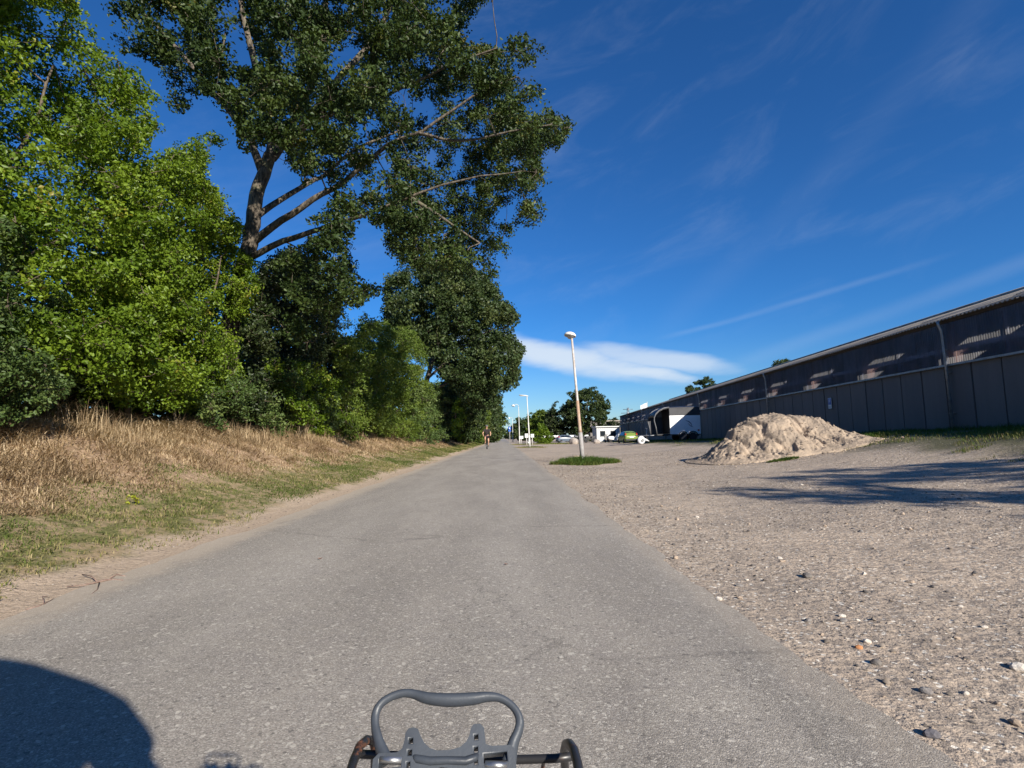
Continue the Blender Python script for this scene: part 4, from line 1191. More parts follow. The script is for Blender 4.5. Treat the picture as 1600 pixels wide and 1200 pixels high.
def make_tree(name, label, cat, base, limbs, clumps, crad, nleaf, lsize, lmat, bmat=None, group=None, mask=None, jit=7.0,
              seed=1, aspect=.55, attach=True, sub=7, flat=.75, rmax=.05, twigs=3, outward=None, kind=True):
    r_ = np.random.default_rng(seed)
    clumps = np.asarray(clumps, float); base = np.asarray(base, float)
    n = len(clumps)
    # sub-clumps on the clump, then leaves round each
    per = max(1, nleaf // sub)
    dirs = unit(r_.normal(size=(n, sub, 3)).reshape(-1, 3)).reshape(n, sub, 3)
    cr = crad * (.7 + .6 * r_.random((n, 1, 1)))
    S = clumps[:, None, :] + dirs * cr * (.35 + .65 * r_.random((n, sub, 1))) * np.array([1, 1, flat])
    S = S.reshape(-1, 3)
    ct = np.repeat(r_.random(n), sub) * .55 + r_.random(n * sub) * .22
    Lc = S[:, None, :] + r_.normal(size=(len(S), per, 3)) * crad * .22 * np.array([1, 1, .8])
    tint = np.clip(np.repeat(ct, per) + r_.random(len(S) * per) * .32, 0, 1)
    Lc = Lc.reshape(-1, 3)
    if mask is not None:
        x, y, ok = project(Lc)
        jx_ = np.repeat(r_.normal(size=len(S)) * jit, per); jy_ = np.repeat(r_.normal(size=len(S)) * jit, per)
        keep = inpoly(x + jx_, y + jy_, mask) | (~ok)
        Lc = Lc[keep]; tint = tint[keep]; Sx, Sy, so_ = project(S); sk_ = inpoly(Sx, Sy, mask) | ~so_
        S = S[sk_]
    t = thing(name, label, cat, tuple(base), 0, group)
    sk = Skel()
    for pts, ra, rb in limbs: sk.limb(pts, ra, rb)
    if attach: sk.attach(clumps, rmax)
    # short twigs from clumps to sub-clumps
    if twigs:
        sel = S[r_.random(len(S)) < twigs / sub]
        d = np.array([clumps[np.argmin(((clumps - q) ** 2).sum(1))] for q in sel]) if len(sel) else sel
        for a, b_ in zip(d, sel): sk.mb.tube([a, (a + b_) / 2 + r_.normal(size=3) * .03, b_], [.009, .006, .003], 3, cap=False)
    V = np.array(sk.mb.v) - base
    me = bpy.data.meshes.new('trunk'); me.from_pydata(V.tolist(), [], sk.mb.f); me.polygons.foreach_set('use_smooth', [True] * len(sk.mb.f)); me.materials.append(bmat or M_TWIG); me.update()
    link(bpy.data.objects.new('trunk', me), t)
    Vl, Fl = leaf_geo(Lc, lsize, r_, aspect)
    cr_o = np_mesh('crown', Vl - base, Fl, lmat, t, attrs={'tint': ('FACE', np.repeat(tint, 2))})
    cr_o['kind'] = 'stuff'
    make_tree.total = getattr(make_tree, 'total', 0) + len(Fl)
    return t

def sample_mask(n, box, mask, accept=None, off_ok=False, void=.0, vscale=.55, seed=3, mind=0.0):
    """clump centres spread through a volume, kept where the tree's outline lets them be"""
    r_ = np.random.default_rng(seed); out_p = np.zeros((0, 3)); tries = 0
    lo, hi = np.array(box[0], float), np.array(box[1], float)
    while len(out_p) < n and tries < 60:
        P_ = lo + r_.random((n * 6, 3)) * (hi - lo); tries += 1
        k = np.ones(len(P_), bool)
        if mask is not None:
            x, y, ok = project(P_); k &= inpoly(x, y, mask) & ok
        if accept is not None: k &= accept(P_, r_)
        if void > 0: k &= vn3(P_ + seed * 7.7, vscale) > void
        P_ = P_[k]
        if mind > 0 and len(P_):
            for q in P_:
                if len(out_p) == 0 or np.min(((out_p - q) ** 2).sum(1)) > mind ** 2: out_p = np.vstack([out_p, q])
                if len(out_p) >= n: break
        else: out_p = np.vstack([out_p, P_])
    return out_p[:n]
TOP = -900
# ---- the big oak
OAK = [(-60, TOP), (1150, TOP), (1010, -420), (860, -140), (775, -30), (752, 28), (726, 44), (728, 62), (760, 76), (800, 54), (834, 50), (862, 88), (838, 118), (874, 148), (852, 165), (872, 178), (900, 187),
       (880, 225), (862, 244), (838, 256), (862, 280), (838, 292), (846, 322), (848, 338), (805, 362), (802, 385), (818, 408), (800, 416), (788, 392), (766, 398), (776, 436), (745, 432), (700, 424), (640, 424),
       (608, 395), (598, 352), (572, 336), (556, 352), (548, 385), (566, 430), (592, 458), (560, 474), (528, 476), (524, 520), (470, 540), (400, 520), (398, 470), (405, 415), (445, 392), (484, 384), (474, 342), (512, 330), (520, 296),
       (500, 262), (474, 290), (450, 272), (444, 236), (424, 214), (404, 232), (380, 240), (368, 200), (340, 150), (316, 142), (300, 172), (266, 166), (238, 132), (214, 84), (168, 96), (148, 60), (140, -40), (40, -300)]
DO = 15.0
def acc_oak(P_, r_):
    c = np.array([PX(530, 60, DO)[0], DO, 10.0]); q = (P_ - c) / np.array([8.6, 5.0, 7.8]); d = np.sqrt((q ** 2).sum(1))
    return (d < 1) & (r_.random(len(P_)) < .25 + .75 * d ** 1.5) & (P_[:, 0] > -15)
ck = sample_mask(740, ((-13, 9.5, 3.2), (3.5, 19, 17.5)), OAK, acc_oak, void=.45, vscale=.72, seed=4, mind=.38)
def LP(*a): return [PX(p[0], p[1], p[2] * .88) for p in a]
tb = PX(355, 560, 15.2); tb[2] = 1.0
oak_limbs = [
    (np.vstack([[tb], LP((365, 480, 17.2), (381, 420, 17.1), (392, 365, 17), (399, 320, 17), (412, 275, 17), (426, 238, 17))]), .26, .17),
    (LP((424, 245, 17), (445, 215, 17.1), (486, 186, 17.6), (532, 118, 18.2), (596, 40, 18.8), (640, -70, 19.4), (690, -200, 20)), .17, .05),
    (LP((424, 245, 17), (424, 200, 17), (412, 150, 16.8), (390, 70, 16.6), (372, -40, 16.4), (372, -190, 16.2)), .15, .05),
    (LP((410, 268, 17), (398, 238, 16.8), (384, 208, 16.7), (350, 165, 16.5), (304, 108, 16.2), (262, 60, 16), (215, 10, 15.5)), .13, .04),
    (LP((430, 230, 17), (470, 170, 17.4), (505, 60, 17.8), (510, -60, 18), (520, -220, 18.5)), .13, .05),
    (LP((440, 216, 17), (520, 178, 16.6), (600, 150, 16), (690, 108, 15.5), (775, 76, 15)), .075, .02),
    (LP((398, 340, 17), (438, 312, 17.3), (482, 286, 17.8), (512, 270, 18.4), (560, 230, 19), (640, 200, 19.6)), .10, .03),
    (LP((396, 378, 17), (440, 345, 16.7), (487, 313, 16.4), (540, 281, 16.1), (608, 226, 15.6), (660, 205, 15.3), (740, 150, 15), (810, 120, 14.8)), .12, .015),
    (LP((392, 402, 17), (443, 377, 16.6), (487, 363, 16.2), (533, 345, 15.9), (567, 337, 15.6), (640, 308, 15.2), (720, 282, 14.9), (800, 270, 14.7)), .10, .015),
    (LP((640, 308, 15.2), (690, 340, 15), (750, 380, 14.8)), .06, .02),
    (LP((655, 208, 15.3), (720, 220, 15), (800, 205, 14.6), (860, 195, 14.4)), .045, .015),
    (LP((350, 165, 16.5), (345, 110, 16.3), (352, 50, 16)), .05, .02),
    (LP((372, -190, 16.2), (330, -330, 15.8)), .05, .02), (LP((520, -220, 18.5), (560, -420, 18)), .05, .02)]
make_tree('oak_tree', 'tall dark green oak with spreading bare limbs towering over the left verge', 'tree', (tb[0], tb[1], 1.0), oak_limbs, ck, .42, 330, .092, M_OAK, M_BARK,
          mask=OAK, jit=6, seed=21, aspect=.62, sub=11, rmax=.05, twigs=5)

# ---- bright green trees on the bank, nearest first
BR1 = [(-1200, TOP), (60, TOP), (70, -120), (115, -12), (122, 22), (135, 30), (160, 62), (180, 92), (205, 105), (240, 128), (246, 150), (228, 170), (240, 188), (252, 200), (222, 232), (232, 262), (215, 330), (240, 420), (250, 520), (250, 640), (-1200, 720)]
def acc_bank(P_, r_):
    # crowns lean over the verge: the face towards the road carries most leaves
    front = -6.15 - .45 * np.sin(P_[:, 1] * 1.3) - .25 * (vn3(P_, .8) - .5) * 4
    over = front + .0 * P_[:, 2] + np.where(P_[:, 2] < 2.4, -.5 * (2.4 - P_[:, 2]), 0)
    dd = over - P_[:, 0]
    return (dd > 0) & (dd < 4.5) & (r_.random(len(P_)) < np.exp(-dd * .75) + .08)
def stems(base, tips, r0_=.07, mid=.45, sd=0):
    r_ = np.random.default_rng(sd); L = []
    for tp in tips:
        b_ = np.array(base) + np.append(r_.normal(size=2) * .25, 0); tp = np.array(tp)
        m_ = b_ + (tp - b_) * mid + r_.normal(size=3) * .2; m_[2] += .4
        L.append(([b_, (b_ + m_) / 2 + r_.normal(size=3) * .08, m_, (m_ + tp) / 2 + r_.normal(size=3) * .15, tp], r0_ * (.7 + .6 * r_.random()), .015))
    return L
def gz1(x, y): return Hs(x, y) - .1
ck = sample_mask(560, ((-12, 3.5, 1.9), (-6, 10.5, 9.6)), BR1, acc_bank, void=.40, vscale=.7, seed=7, mind=.30)
UL = [(-500, -400), (60, -300), (112, -60), (122, 24), (160, 62), (200, 102), (240, 128), (226, 170), (200, 215), (90, 260), (-500, 260)]
cku = sample_mask(190, ((-9.3, 3.6, 4.6), (-6.2, 9.5, 10.6)), UL, lambda P_, r_: (P_[:, 0] < -6.4 - .2 * np.sin(P_[:, 1] * 1.3)), void=.30, vscale=.8, seed=77, mind=.28)
ck = np.vstack([ck, cku])
make_tree('leafy_tree', 'tall fresh green leafy tree filling the left edge of the picture above the dry bank', 'tree', (-8.3, 6.8, gz1(-8.3, 6.8)),
          stems((-8.3, 6.8, gz1(-8.3, 6.8)), [(-7.6, 5.2, 7.8), (-8.4, 6.6, 9), (-7.3, 8.4, 7.2), (-9.6, 7, 7.5), (-7.0, 6.8, 5.5), (-7.3, 4.6, 5), (-7.0, 9.6, 5.0)], .075, sd=2), ck, .34, 260, .066, M_BRIGHT, M_TWIG,
          mask=BR1, jit=7, seed=22, aspect=.62, sub=9, rmax=.03, twigs=4)
BR2 = [(150, 470), (170, 330), (215, 262), (252, 242), (268, 226), (300, 226), (322, 214), (352, 208), (372, 216), (352, 232), (318, 258), (326, 286), (346, 300), (342, 316), (360, 332), (378, 362), (372, 392), (398, 406), (408, 436), (400, 470), (380, 500), (372, 548), (384, 596), (362, 622), (300, 640), (160, 655)]
def acc_b2(P_, r_):
    front = -6.2 - .35 * np.sin(P_[:, 1] * 1.1); over = front - np.where(P_[:, 2] < 2.5, .5 * (2.5 - P_[:, 2]), 0); dd = over - P_[:, 0]
    return (dd > 0) & (dd < 3.5) & (r_.random(len(P_)) < np.exp(-dd * .8) + .1)
ck = sample_mask(470, ((-11, 8.2, 1.8), (-6, 15.5, 7.6)), BR2, acc_b2, void=.30, vscale=.75, seed=9, mind=.30)
make_tree('leafy_tree', 'bright yellow green bushy tree just left of the big oak trunk', 'tree', (-7.9, 11.4, gz1(-7.9, 11.4)),
          stems((-7.9, 11.4, gz1(-7.9, 11.4)), [(-7.1, 10, 5.8), (-7.4, 11.5, 6.4), (-7.0, 13.2, 5.6), (-8.6, 11.5, 6), (-7.0, 12.6, 4.0), (-6.9, 10.2, 3.8)], .06, sd=3), ck, .34, 270, .068, M_BRIGHT, M_TWIG,
          mask=BR2, jit=7, seed=23, aspect=.62, sub=9, rmax=.03, twigs=3)

# ---- blue green and dark shrubs under them
def shrub(label, px_poly, x0_, x1_, y0_, y1_, z1_, n, crad, nl, ls, mat, seed, name='shrub', adv=0.0, front=-6.0, thick=2.5, void=.3, jit=6, twigs=3, cat='shrub', group=None):
    def acc(P_, r_):
        g = H(P_[:, 0], P_[:, 1]); fr_ = front + adv * smooth(18, 30, P_[:, 1]) - .3 * np.sin(P_[:, 1] * 1.7 + seed) - np.where(P_[:, 2] - g < .5, .25, 0)
        dd = fr_ - P_[:, 0]
        return (dd > 0) & (dd < thick) & (P_[:, 2] > g + .1) & (r_.random(len(P_)) < np.exp(-dd * 1.0) + .12)
    c = sample_mask(n, ((x0_, y0_, .7), (x1_, y1_, z1_)), px_poly, acc, void=void, vscale=.8, seed=seed, mind=crad * .6)
    if len(c) < 5: print('FEW', label, len(c)); return
    ctr = c.mean(0); b_ = (ctr[0] - .6, ctr[1], gz1(ctr[0] - .6, ctr[1]))
    tips = c[np.random.default_rng(seed).choice(len(c), 6)]
    return make_tree(name, label, cat, b_, stems(b_, tips, .04, sd=seed), c, crad, nl, ls, mat, M_TWIG, mask=px_poly, jit=jit, seed=seed + 40, sub=7, rmax=.02, twigs=twigs, group=group)
shrub('blue green shrub with fine foliage low at the left edge of the picture', [(-900, 520), (-60, 540), (30, 520), (75, 560), (128, 598), (110, 620), (60, 655), (-900, 740)], -8.5, -5, 3, 9.5, 3.2, 110, .26, 220, .055, M_TEAL, 31, front=-5.85, thick=1.6)
shrub('dull blue green patch of shrub at the left edge above the lowest one', [(-300, 330), (30, 340), (70, 420), (105, 480), (70, 505), (20, 520), (-300, 540)], -9, -5.5, 4, 9, 5, 70, .26, 200, .055, M_TEAL, 33, front=-6.0, thick=1.2)
shrub('dark blue green shrub at the foot of the bright bushy tree', [(296, 636), (318, 606), (352, 600), (388, 570), (420, 578), (470, 560), (520, 600), (540, 640), (524, 690), (440, 690), (380, 660), (320, 672)], -9, -5.2, 9, 22, 3.6, 200, .34, 210, .075, M_TEAL, 35, front=-6.2, thick=2.2)
shrub('very dark leafy undergrowth right of the oak trunk', [(380, 540), (398, 470), (404, 404), (440, 396), (470, 400), (500, 410), (528, 455), (540, 480), (530, 520), (545, 560), (535, 600), (548, 650), (520, 688), (430, 680), (384, 640)], -10.5, -5.4, 11.5, 23, 8.2, 330, .48, 230, .10, M_DARKL, 37, front=-6.6, thick=3.0, void=.2, name='leafy_tree', cat='tree')
# ---- the row further on
shrub('mid green bushy tree behind the dark undergrowth with a ragged top', [(500, 640), (520, 560), (528, 505), (545, 498), (556, 506), (566, 488), (580, 500), (600, 498), (612, 512), (640, 512), (664, 540), (690, 560), (700, 610), (704, 660), (690, 688), (600, 690), (540, 692), (505, 690)], -11, -4.4, 17, 36, 9.5, 420, .50, 210, .105, M_MID, 39, adv=.9, front=-6.0, thick=3.0, void=.28, name='leafy_tree', cat='tree', jit=4)
shrub('bright green low bush in the row at the left of the path', [(396, 590), (420, 560), (470, 556), (540, 575), (552, 620), (540, 672), (480, 688), (430, 668)], -9, -5, 13, 24, 3.4, 100, .32, 190, .085, M_BRIGHT, 41, front=-5.95, thick=1.0, void=.42)
shrub('blue green low bush where the bank narrows beside the path', [(628, 640), (650, 600), (690, 588), (712, 612), (722, 660), (706, 692), (660, 694), (634, 690)], -9, -4.0, 24, 50, 5, 150, .45, 170, .13, M_TEAL, 43, front=-4.9, thick=2, jit=3)
shrub('bright yellow green sapling further down the row of trees', [(704, 680), (708, 640), (720, 606), (738, 600), (742, 640), (744, 690), (720, 694)], -9, -3.5, 45, 75, 6.5, 90, .6, 150, .17, M_BRIGHT, 45, front=-4.6, thick=2, jit=2.5)
OAK2 = [(598, 500), (600, 440), (594, 418), (606, 398), (640, 400), (700, 408), (745, 420), (778, 442), (786, 470), (806, 484), (808, 500), (796, 512), (806, 534), (824, 548), (812, 560), (812, 592), (800, 606), (784, 612), (776, 640), (744, 640), (700, 600), (660, 560), (620, 520)]
def acc_o2(P_, r_):
    c = np.array([-4.1, 46.0, 9.3]); q = (P_ - c) / np.array([7.6, 8.0, 8.0]); d = np.sqrt((q ** 2).sum(1)); return (d < 1) & (r_.random(len(P_)) < .2 + .8 * d)
ck = sample_mask(560, ((-13, 38, 3), (4, 55, 18)), OAK2, acc_o2, void=.22, vscale=.4, seed=14, mind=.5)
b_ = np.array([-7.2, 46, .9])
make_tree('oak_tree', 'second oak down the row, with a rounded dark crown reaching over the path', 'tree', tuple(b_),
          [([b_, (-7, 46, 4), (-6.2, 46, 7), (-5.2, 46, 10), (-4.6, 46, 13.5)], .36, .08), ([(-6.6, 46, 6), (-4, 45, 8), (-1.5, 44, 9.6), (.3, 44, 10)], .13, .04), ([(-6.8, 46, 4.6), (-4, 45, 6), (-1.4, 44.6, 7), (.2, 44, 7)], .11, .03), ([(-6.2, 46, 7), (-7.6, 47, 10), (-8.4, 47, 13)], .13, .04)],
          ck, .85, 200, .21, M_OAK2, M_BARK, mask=OAK2, jit=3.5, seed=24, sub=8, rmax=.06, twigs=1, aspect=.65)
# more trees in the same row, each its own
row = [('leafy_tree', 'slim dark tree in the row directly right of the second oak', 1.0, (-5.2, 61), 8.0, 3.4, 240, .75, 120, .24, M_OAK2),
       ('leafy_tree', 'mid green tree of the row overhanging the oncoming cyclist', 1.0, (-5.4, 73), 8.6, 3.4, 240, .8, 110, .26, M_MID),
       ('leafy_tree', 'dark tree of the row just above the oncoming cyclist on the right', 1.0, (-4.6, 86), 9.0, 3.6, 220, .85, 100, .30, M_OAK2),
       ('leafy_tree', 'far rounded tree of the row whose crown bulges over the path', 1.0, (-3.9, 108), 10.5, 4.0, 200, 1.0, 90, .38, M_OAK2),
       ('leafy_tree', 'farther tree of the row nearing the end of the path', 1.0, (-4.3, 138), 10.5, 4.0, 160, 1.1, 80, .45, M_MID),
       ('leafy_tree', 'last tree visible in the left row at the end of the path', 1.0, (-4.4, 175), 10.5, 4.2, 140, 1.2, 70, .55, M_OAK2)]
def crown_tree(name, label, xy, h_, r_w, n, crad, nl, ls, mat, seed, low=.6, group=None, cat='tree', trunk_r=.2, void=.15, squash=1.0, flatb=True):
    g = Hs(*xy) if abs(xy[1]) < 400 else 0
    c0_ = np.array([xy[0], xy[1], g + low + (h_ - low) * .48])
    def acc(P_, r_):
        q = (P_ - c0_) / np.array([r_w, r_w, (h_ - low) * .54]); d = np.sqrt((q ** 2).sum(1)) + (vn3(P_ + seed, .9 / crad * .55) - .5) * .5
        return (d < 1) & (r_.random(len(P_)) < .15 + .85 * d ** 2)
    c = sample_mask(n, (c0_ - [r_w * 1.2, r_w * 1.2, h_ * .6], c0_ + [r_w * 1.2, r_w * 1.2, h_ * .6]), None, acc, void=void, vscale=.5 / crad * .6, seed=seed, mind=crad * .5)
    b_ = np.array([xy[0], xy[1], g - .1]); r_ = np.random.default_rng(seed)
    L = [([b_, b_ + [0, 0, h_ * .3], b_ + [r_.normal() * .2, 0, h_ * .6], b_ + [r_.normal() * .3, 0, h_ * .85]], trunk_r, .04)]
    for k in range(4):
        a_ = r_.random() * 6.28; L.append(([b_ + [0, 0, h_ * (.2 + .1 * k)], b_ + [math.cos(a_) * r_w * .35, math.sin(a_) * r_w * .35, h_ * (.35 + .1 * k)], b_ + [math.cos(a_) * r_w * .7, math.sin(a_) * r_w * .7, h_ * (.45 + .12 * k)]], trunk_r * .45, .03))
    return make_tree(name, label, cat, tuple(b_), L, c, crad, nl, ls, mat, M_BARK, group=group, seed=seed + 9, sub=6, rmax=.05, twigs=0, aspect=.65)
for i, (nm, lb, _, xy, h_, rw_, n, cr_, nl, ls, mt) in enumerate(row):
    crown_tree(nm, lb, xy, h_, rw_, n, cr_, nl, ls, mt, 60 + i, low=.2)
# trees across the yard
crown_tree('leafy_tree', 'large round headed tree with layered dark crown beyond the yard, behind the nearest lamp', ((918 - 787) / F * 98, 98), 9.7, 3.9, 300, .62, 130, .26, M_OAK2, 80, low=1.0)
crown_tree('leafy_tree', 'dark spreading tree touching the large round one on its left, beyond the yard', ((880 - 787) / F * 100, 100), 6.6, 3.6, 200, .65, 120, .26, M_DARKL, 81, low=1.0)
crown_tree('leafy_tree', 'lighter green rounded tree behind the second street lamp', ((846 - 787) / F * 108, 108), 6.0, 3.2, 170, .65, 110, .28, M_MID, 82, low=.3)
crown_tree('shrub', 'bright green drooping bush right of the second street lamp', ((846 - 787) / F * 82, 82), 2.9, 1.5, 90, .4, 110, .18, M_BRIGHT, 83, low=.0, cat='shrub', trunk_r=.05)
crown_tree('leafy_tree', 'hazy tree row member between the second and third street lamps', ((822 - 787) / F * 150, 150), 6.6, 3.6, 120, .8, 80, .38, M_OAK2, 84, low=.2)
crown_tree('leafy_tree', 'small far tree just left of the third street lamp', ((808 - 787) / F * 200, 200), 5.6, 3.2, 90, .9, 70, .45, M_OAK2, 85, low=.2)
crown_tree('leafy_tree', 'farthest small tree at the right of the path end', ((799 - 787) / F * 290, 290), 5.5, 3.6, 80, 1.0, 60, .6, M_OAK2, 86, low=.2)
crown_tree('leafy_tree', 'small dark tree between the site cabin and the far end of the shed', ((957 - 787) / F * 118, 120), 4.8, 2.6, 90, .6, 90, .3, M_DARKL, 87, low=.2)
for lb, px, top, y_, hw_, sd in (('rounded treetop showing above the middle of the shed roof', 1100, 598, 92, 3.0, 88), ('small treetop peeping over the shed roof, right of the larger one', 1224, 571, 70, 2.0, 89)):
    p_ = PX(px, top, y_); zt = p_[2]
    crown_tree('leafy_tree', lb, (p_[0], y_), zt + .4, hw_, 150, .5, 110, .22, M_OAK2, sd, low=zt * .45)

# trees standing behind the front row, on the far side of the bank: they close the gaps
for j, (x_, y_, h_, rw_, m_) in enumerate(((-13.5, 8, 7.5, 3.2, M_MID), (-14, 14.5, 6.0, 3.4, M_DARKL), (-13.5, 22, 6.5, 3.6, M_MID), (-13, 30, 8, 3.6, M_DARKL), (-12, 1.5, 7.5, 3.2, M_MID), (-11.5, 37, 7.5, 3.4, M_DARKL), (-11, 46, 8, 3.4, M_MID))):
    crown_tree('leafy_tree', ('green tree standing behind the tall leafy one at the left edge', 'dark tree glimpsed behind the bright bushy tree left of the oak', 'tree glimpsed behind the dark undergrowth and the oak trunk',
                              'dark tree behind the mid green bushy row', 'leafy tree beyond the left edge of the picture', 'dark tree closing the gap left of the second oak', 'green tree standing directly behind the second oak')[j], (x_, y_), h_, rw_, 130, .8, 80, .22, m_, 100 + j, low=.1)
for j, (x_, y_) in enumerate(((-10.2, 4.5), (-10.4, 7.5), (-10.0, 10.5), (-10.4, 13.5), (-10.0, 17.0), (-10, 21))):
    crown_tree('shrub', ('low dark shrub behind the first blue green shrub at the left edge', 'low dark shrub in the gap under the tall leafy tree', 'low dark shrub behind the stems between the two bright trees', 'low dark shrub behind the bright bushy tree',
                         'low dark shrub behind the foot of the oak', 'low dark shrub behind the dark undergrowth right of the oak')[j], (x_, y_), 2.5, 2.0, 80, .45, 90, .12, M_DARKL, 120 + j, low=-.2, cat='shrub', trunk_r=.04)
# ---- the tree out of frame whose shade lies on the yard at the right
crown_tree('leafy_tree', 'tree out of the picture on the right, whose shadow crosses the gravel', (13.1, -3.3), 6.3, 2.9, 150, .5, 95, .16, M_OAK, 90, low=1.6, trunk_r=.14)
print('LEAF TRIS', make_tree.total)

# ------------------------------------------------------------------ grass
def grass_mat(name, stops, trans=.3):
    return leaf_mat(name, stops, trans, .7, .15, (1.1, 1.05, .7))
M_STRAW = grass_mat('straw', [(0, (.17, .11, .06)), (.4, (.39, .285, .17)), (.75, (.60, .47, .30)), (1, (.76, .65, .46))])
M_LAWN = grass_mat('short_grass', [(0, (.065, .105, .022)), (.45, (.13, .165, .04)), (.72, (.30, .26, .11)), (1, (.54, .43, .26))])
M_GREEN = grass_mat('green_grass', [(0, (.040, .080, .014)), (.6, (.075, .13, .024)), (.85, (.15, .17, .045)), (1, (.32, .25, .13))])
def blades(name, label, cat, x, y, h, wdt, mat, lean=.5, seed=1, tint=None, kind='stuff', parent=None):
    r_ = np.random.default_rng(seed); n = len(x)
    z = H(x, y); a = r_.random(n) * 2 * math.pi; d = np.stack([np.cos(a), np.sin(a), np.zeros(n)], 1)
    s = np.stack([-np.sin(a + r_.normal(size=n) * .6), np.cos(a), np.zeros(n)], 1)
    P0 = np.stack([x, y, z - .015], 1); hh = (h * (.55 + .9 * r_.random(n)))[:, None]; ln = (lean * (.2 + 1.3 * r_.random(n)))[:, None]
    w2 = (wdt * (.7 + .6 * r_.random(n)))[:, None]
    m_ = P0 + d * hh * ln * .35 + np.array([0, 0, 1.0]) * hh * .6
    tp = P0 + d * hh * ln + np.array([0, 0, 1.0]) * hh * np.clip(1.05 - ln * .35, .25, 1)
    V = np.stack([P0 - s * w2, P0 + s * w2, m_ + s * w2 * .7, m_ - s * w2 * .7, tp], 1).reshape(-1, 3)
    i = np.arange(n)[:, None] * 5
    Fc = np.concatenate([i + np.array([0, 1, 2]), i + np.array([0, 2, 3]), i + np.array([3, 2, 4])], 1).reshape(-1, 3)
    if tint is None: tint = r_.random(n)
    o = np_mesh(name, V, Fc, mat, parent, attrs={'tint': ('FACE', np.repeat(np.clip(tint, 0, 1), 3))})
    if kind: o['kind'] = kind
    if label: tag(o, label, cat)
    blades.total = getattr(blades, 'total', 0) + len(Fc)
    return o
def scatter(n, x0_, x1_, y0_, y1_, seed, bias=2.0):
    """ground density falls off with distance"""
    r_ = np.random.default_rng(seed); u = r_.random(n)
    y = ((y0_ + 1.2) * ((y1_ + 1.2) / (y0_ + 1.2)) ** u) - 1.2
    return x0_ + r_.random(n) * (x1_ - x0_), y, r_
# dry tall grass on the bank
x, y, r_ = scatter(175000, -8.2, -4.2, 1.0, 75, 70)
t_ = -x - 2.85; nz = vn2(x, y, 1.1, 4); k = (t_ + (nz - .5) * 1.2 > 1.75) & (r_.random(len(x)) < .35 + .65 * (vn2(x, y, 2.3, 8) > .35)); x, y, t_ = x[k], y[k], t_[k]
hgt = np.interp(t_, [1.4, 2.2, 3.2, 4.2, 5.5], [.06, .10, .15, .26, .45]) * (.6 + .8 * vn2(x, y, 1.5, 12)) * np.interp(y, [0, 20, 75], [1, 1.05, 1.5])
blades('dry_grass', 'tall dry straw coloured grass covering the upper bank below the trees', 'grass', x, y, hgt, np.interp(y, [0, 10, 75], [.0035, .006, .03]), M_STRAW, 1.7, 71, tint=vn2(x, y, 1.7, 3) * .5 + rng.random(len(x)) * .45)
# taller upright stems under the shrubs
x, y, r_ = scatter(26000, -7.4, -5.3, 1.5, 60, 170)
t_ = -x - 2.85; k = (vn2(x, y, 1.4, 171) > .60) & (r_.random(len(x)) < .6) & (t_ > 2.5 + .6 * vn2(x, y, .9, 172)); x, y, t_ = x[k], y[k], t_[k]
blades('tall_straw', 'upright pale dry stems standing in tufts along the foot of the bushes', 'grass', x, y, .42 * (.4 + vn2(x, y, 2.0, 173)) * np.interp(y, [0, 60], [1, 1.3]), np.interp(y, [0, 10, 60], [.0028, .0042, .02]), M_STRAW, .6, 174, tint=.1 + .6 * r_.random(len(x)))
# mown verge
x, y, r_ = scatter(125000, -5.2, -2.85, 1.0, 90, 72)
t_ = -x - 2.85; k = (t_ + (vn2(x, y, 1.3, 5) - .5) * .55 > .28) & (t_ + (vn2(x, y, 1.1, 4) - .5) < 2.15) & (r_.random(len(x)) < np.clip((t_ - .15) * 1.6, .1, 1) * (.25 + .9 * (vn2(x, y, 2.6, 9) > .40))); x, y, t_ = x[k], y[k], t_[k]
gn = vn2(x, y, .9, 30)
blades('verge_grass', 'short patchy green and yellowed grass on the mown verge beside the path', 'grass', x, y, .045 * np.interp(y, [0, 20, 90], [1, 1.3, 2.4]), np.interp(y, [0, 10, 90], [.003, .0055, .03]), M_LAWN, 1.1, 73, tint=(1 - gn) * .55 + np.random.default_rng(3).random(len(x)) * .5 - .05)
# grass along the shed foot
r_ = np.random.default_rng(74); n = 70000
y = 7 + (112 ** r_.random(n)) * 1.0; u = r_.random(n) * 7.4; x = WA + WB * y - u
k = (u + (vn2(x, y, .8, 15) - .5) * 2.6 < 6.0) & (vn2(x, y, 1.5, 16) > .28 + .35 * smooth(4.6, 6.4, u)); x, y, u = x[k], y[k], u[k]
inp = ((x - PCX) / 2.6) ** 2 + ((y - PCY) / 1.8) ** 2 > 1; x, y, u = x[inp], y[inp], u[inp]
blades('shed_grass', 'green grass growing on the rising ground along the foot of the shed wall', 'grass', x, y, .10 * (.5 + vn2(x, y, 1.2, 17)) * np.interp(u, [0, 3.6, 7], [1.5, 1.1, .6]), np.interp(y, [0, 20, 110], [.003, .006, .04]), M_GREEN, .8, 75, tint=np.interp(u, [0, 3.5, 5], [.1, .35, .6]) + r_.random(len(x)) * .4)
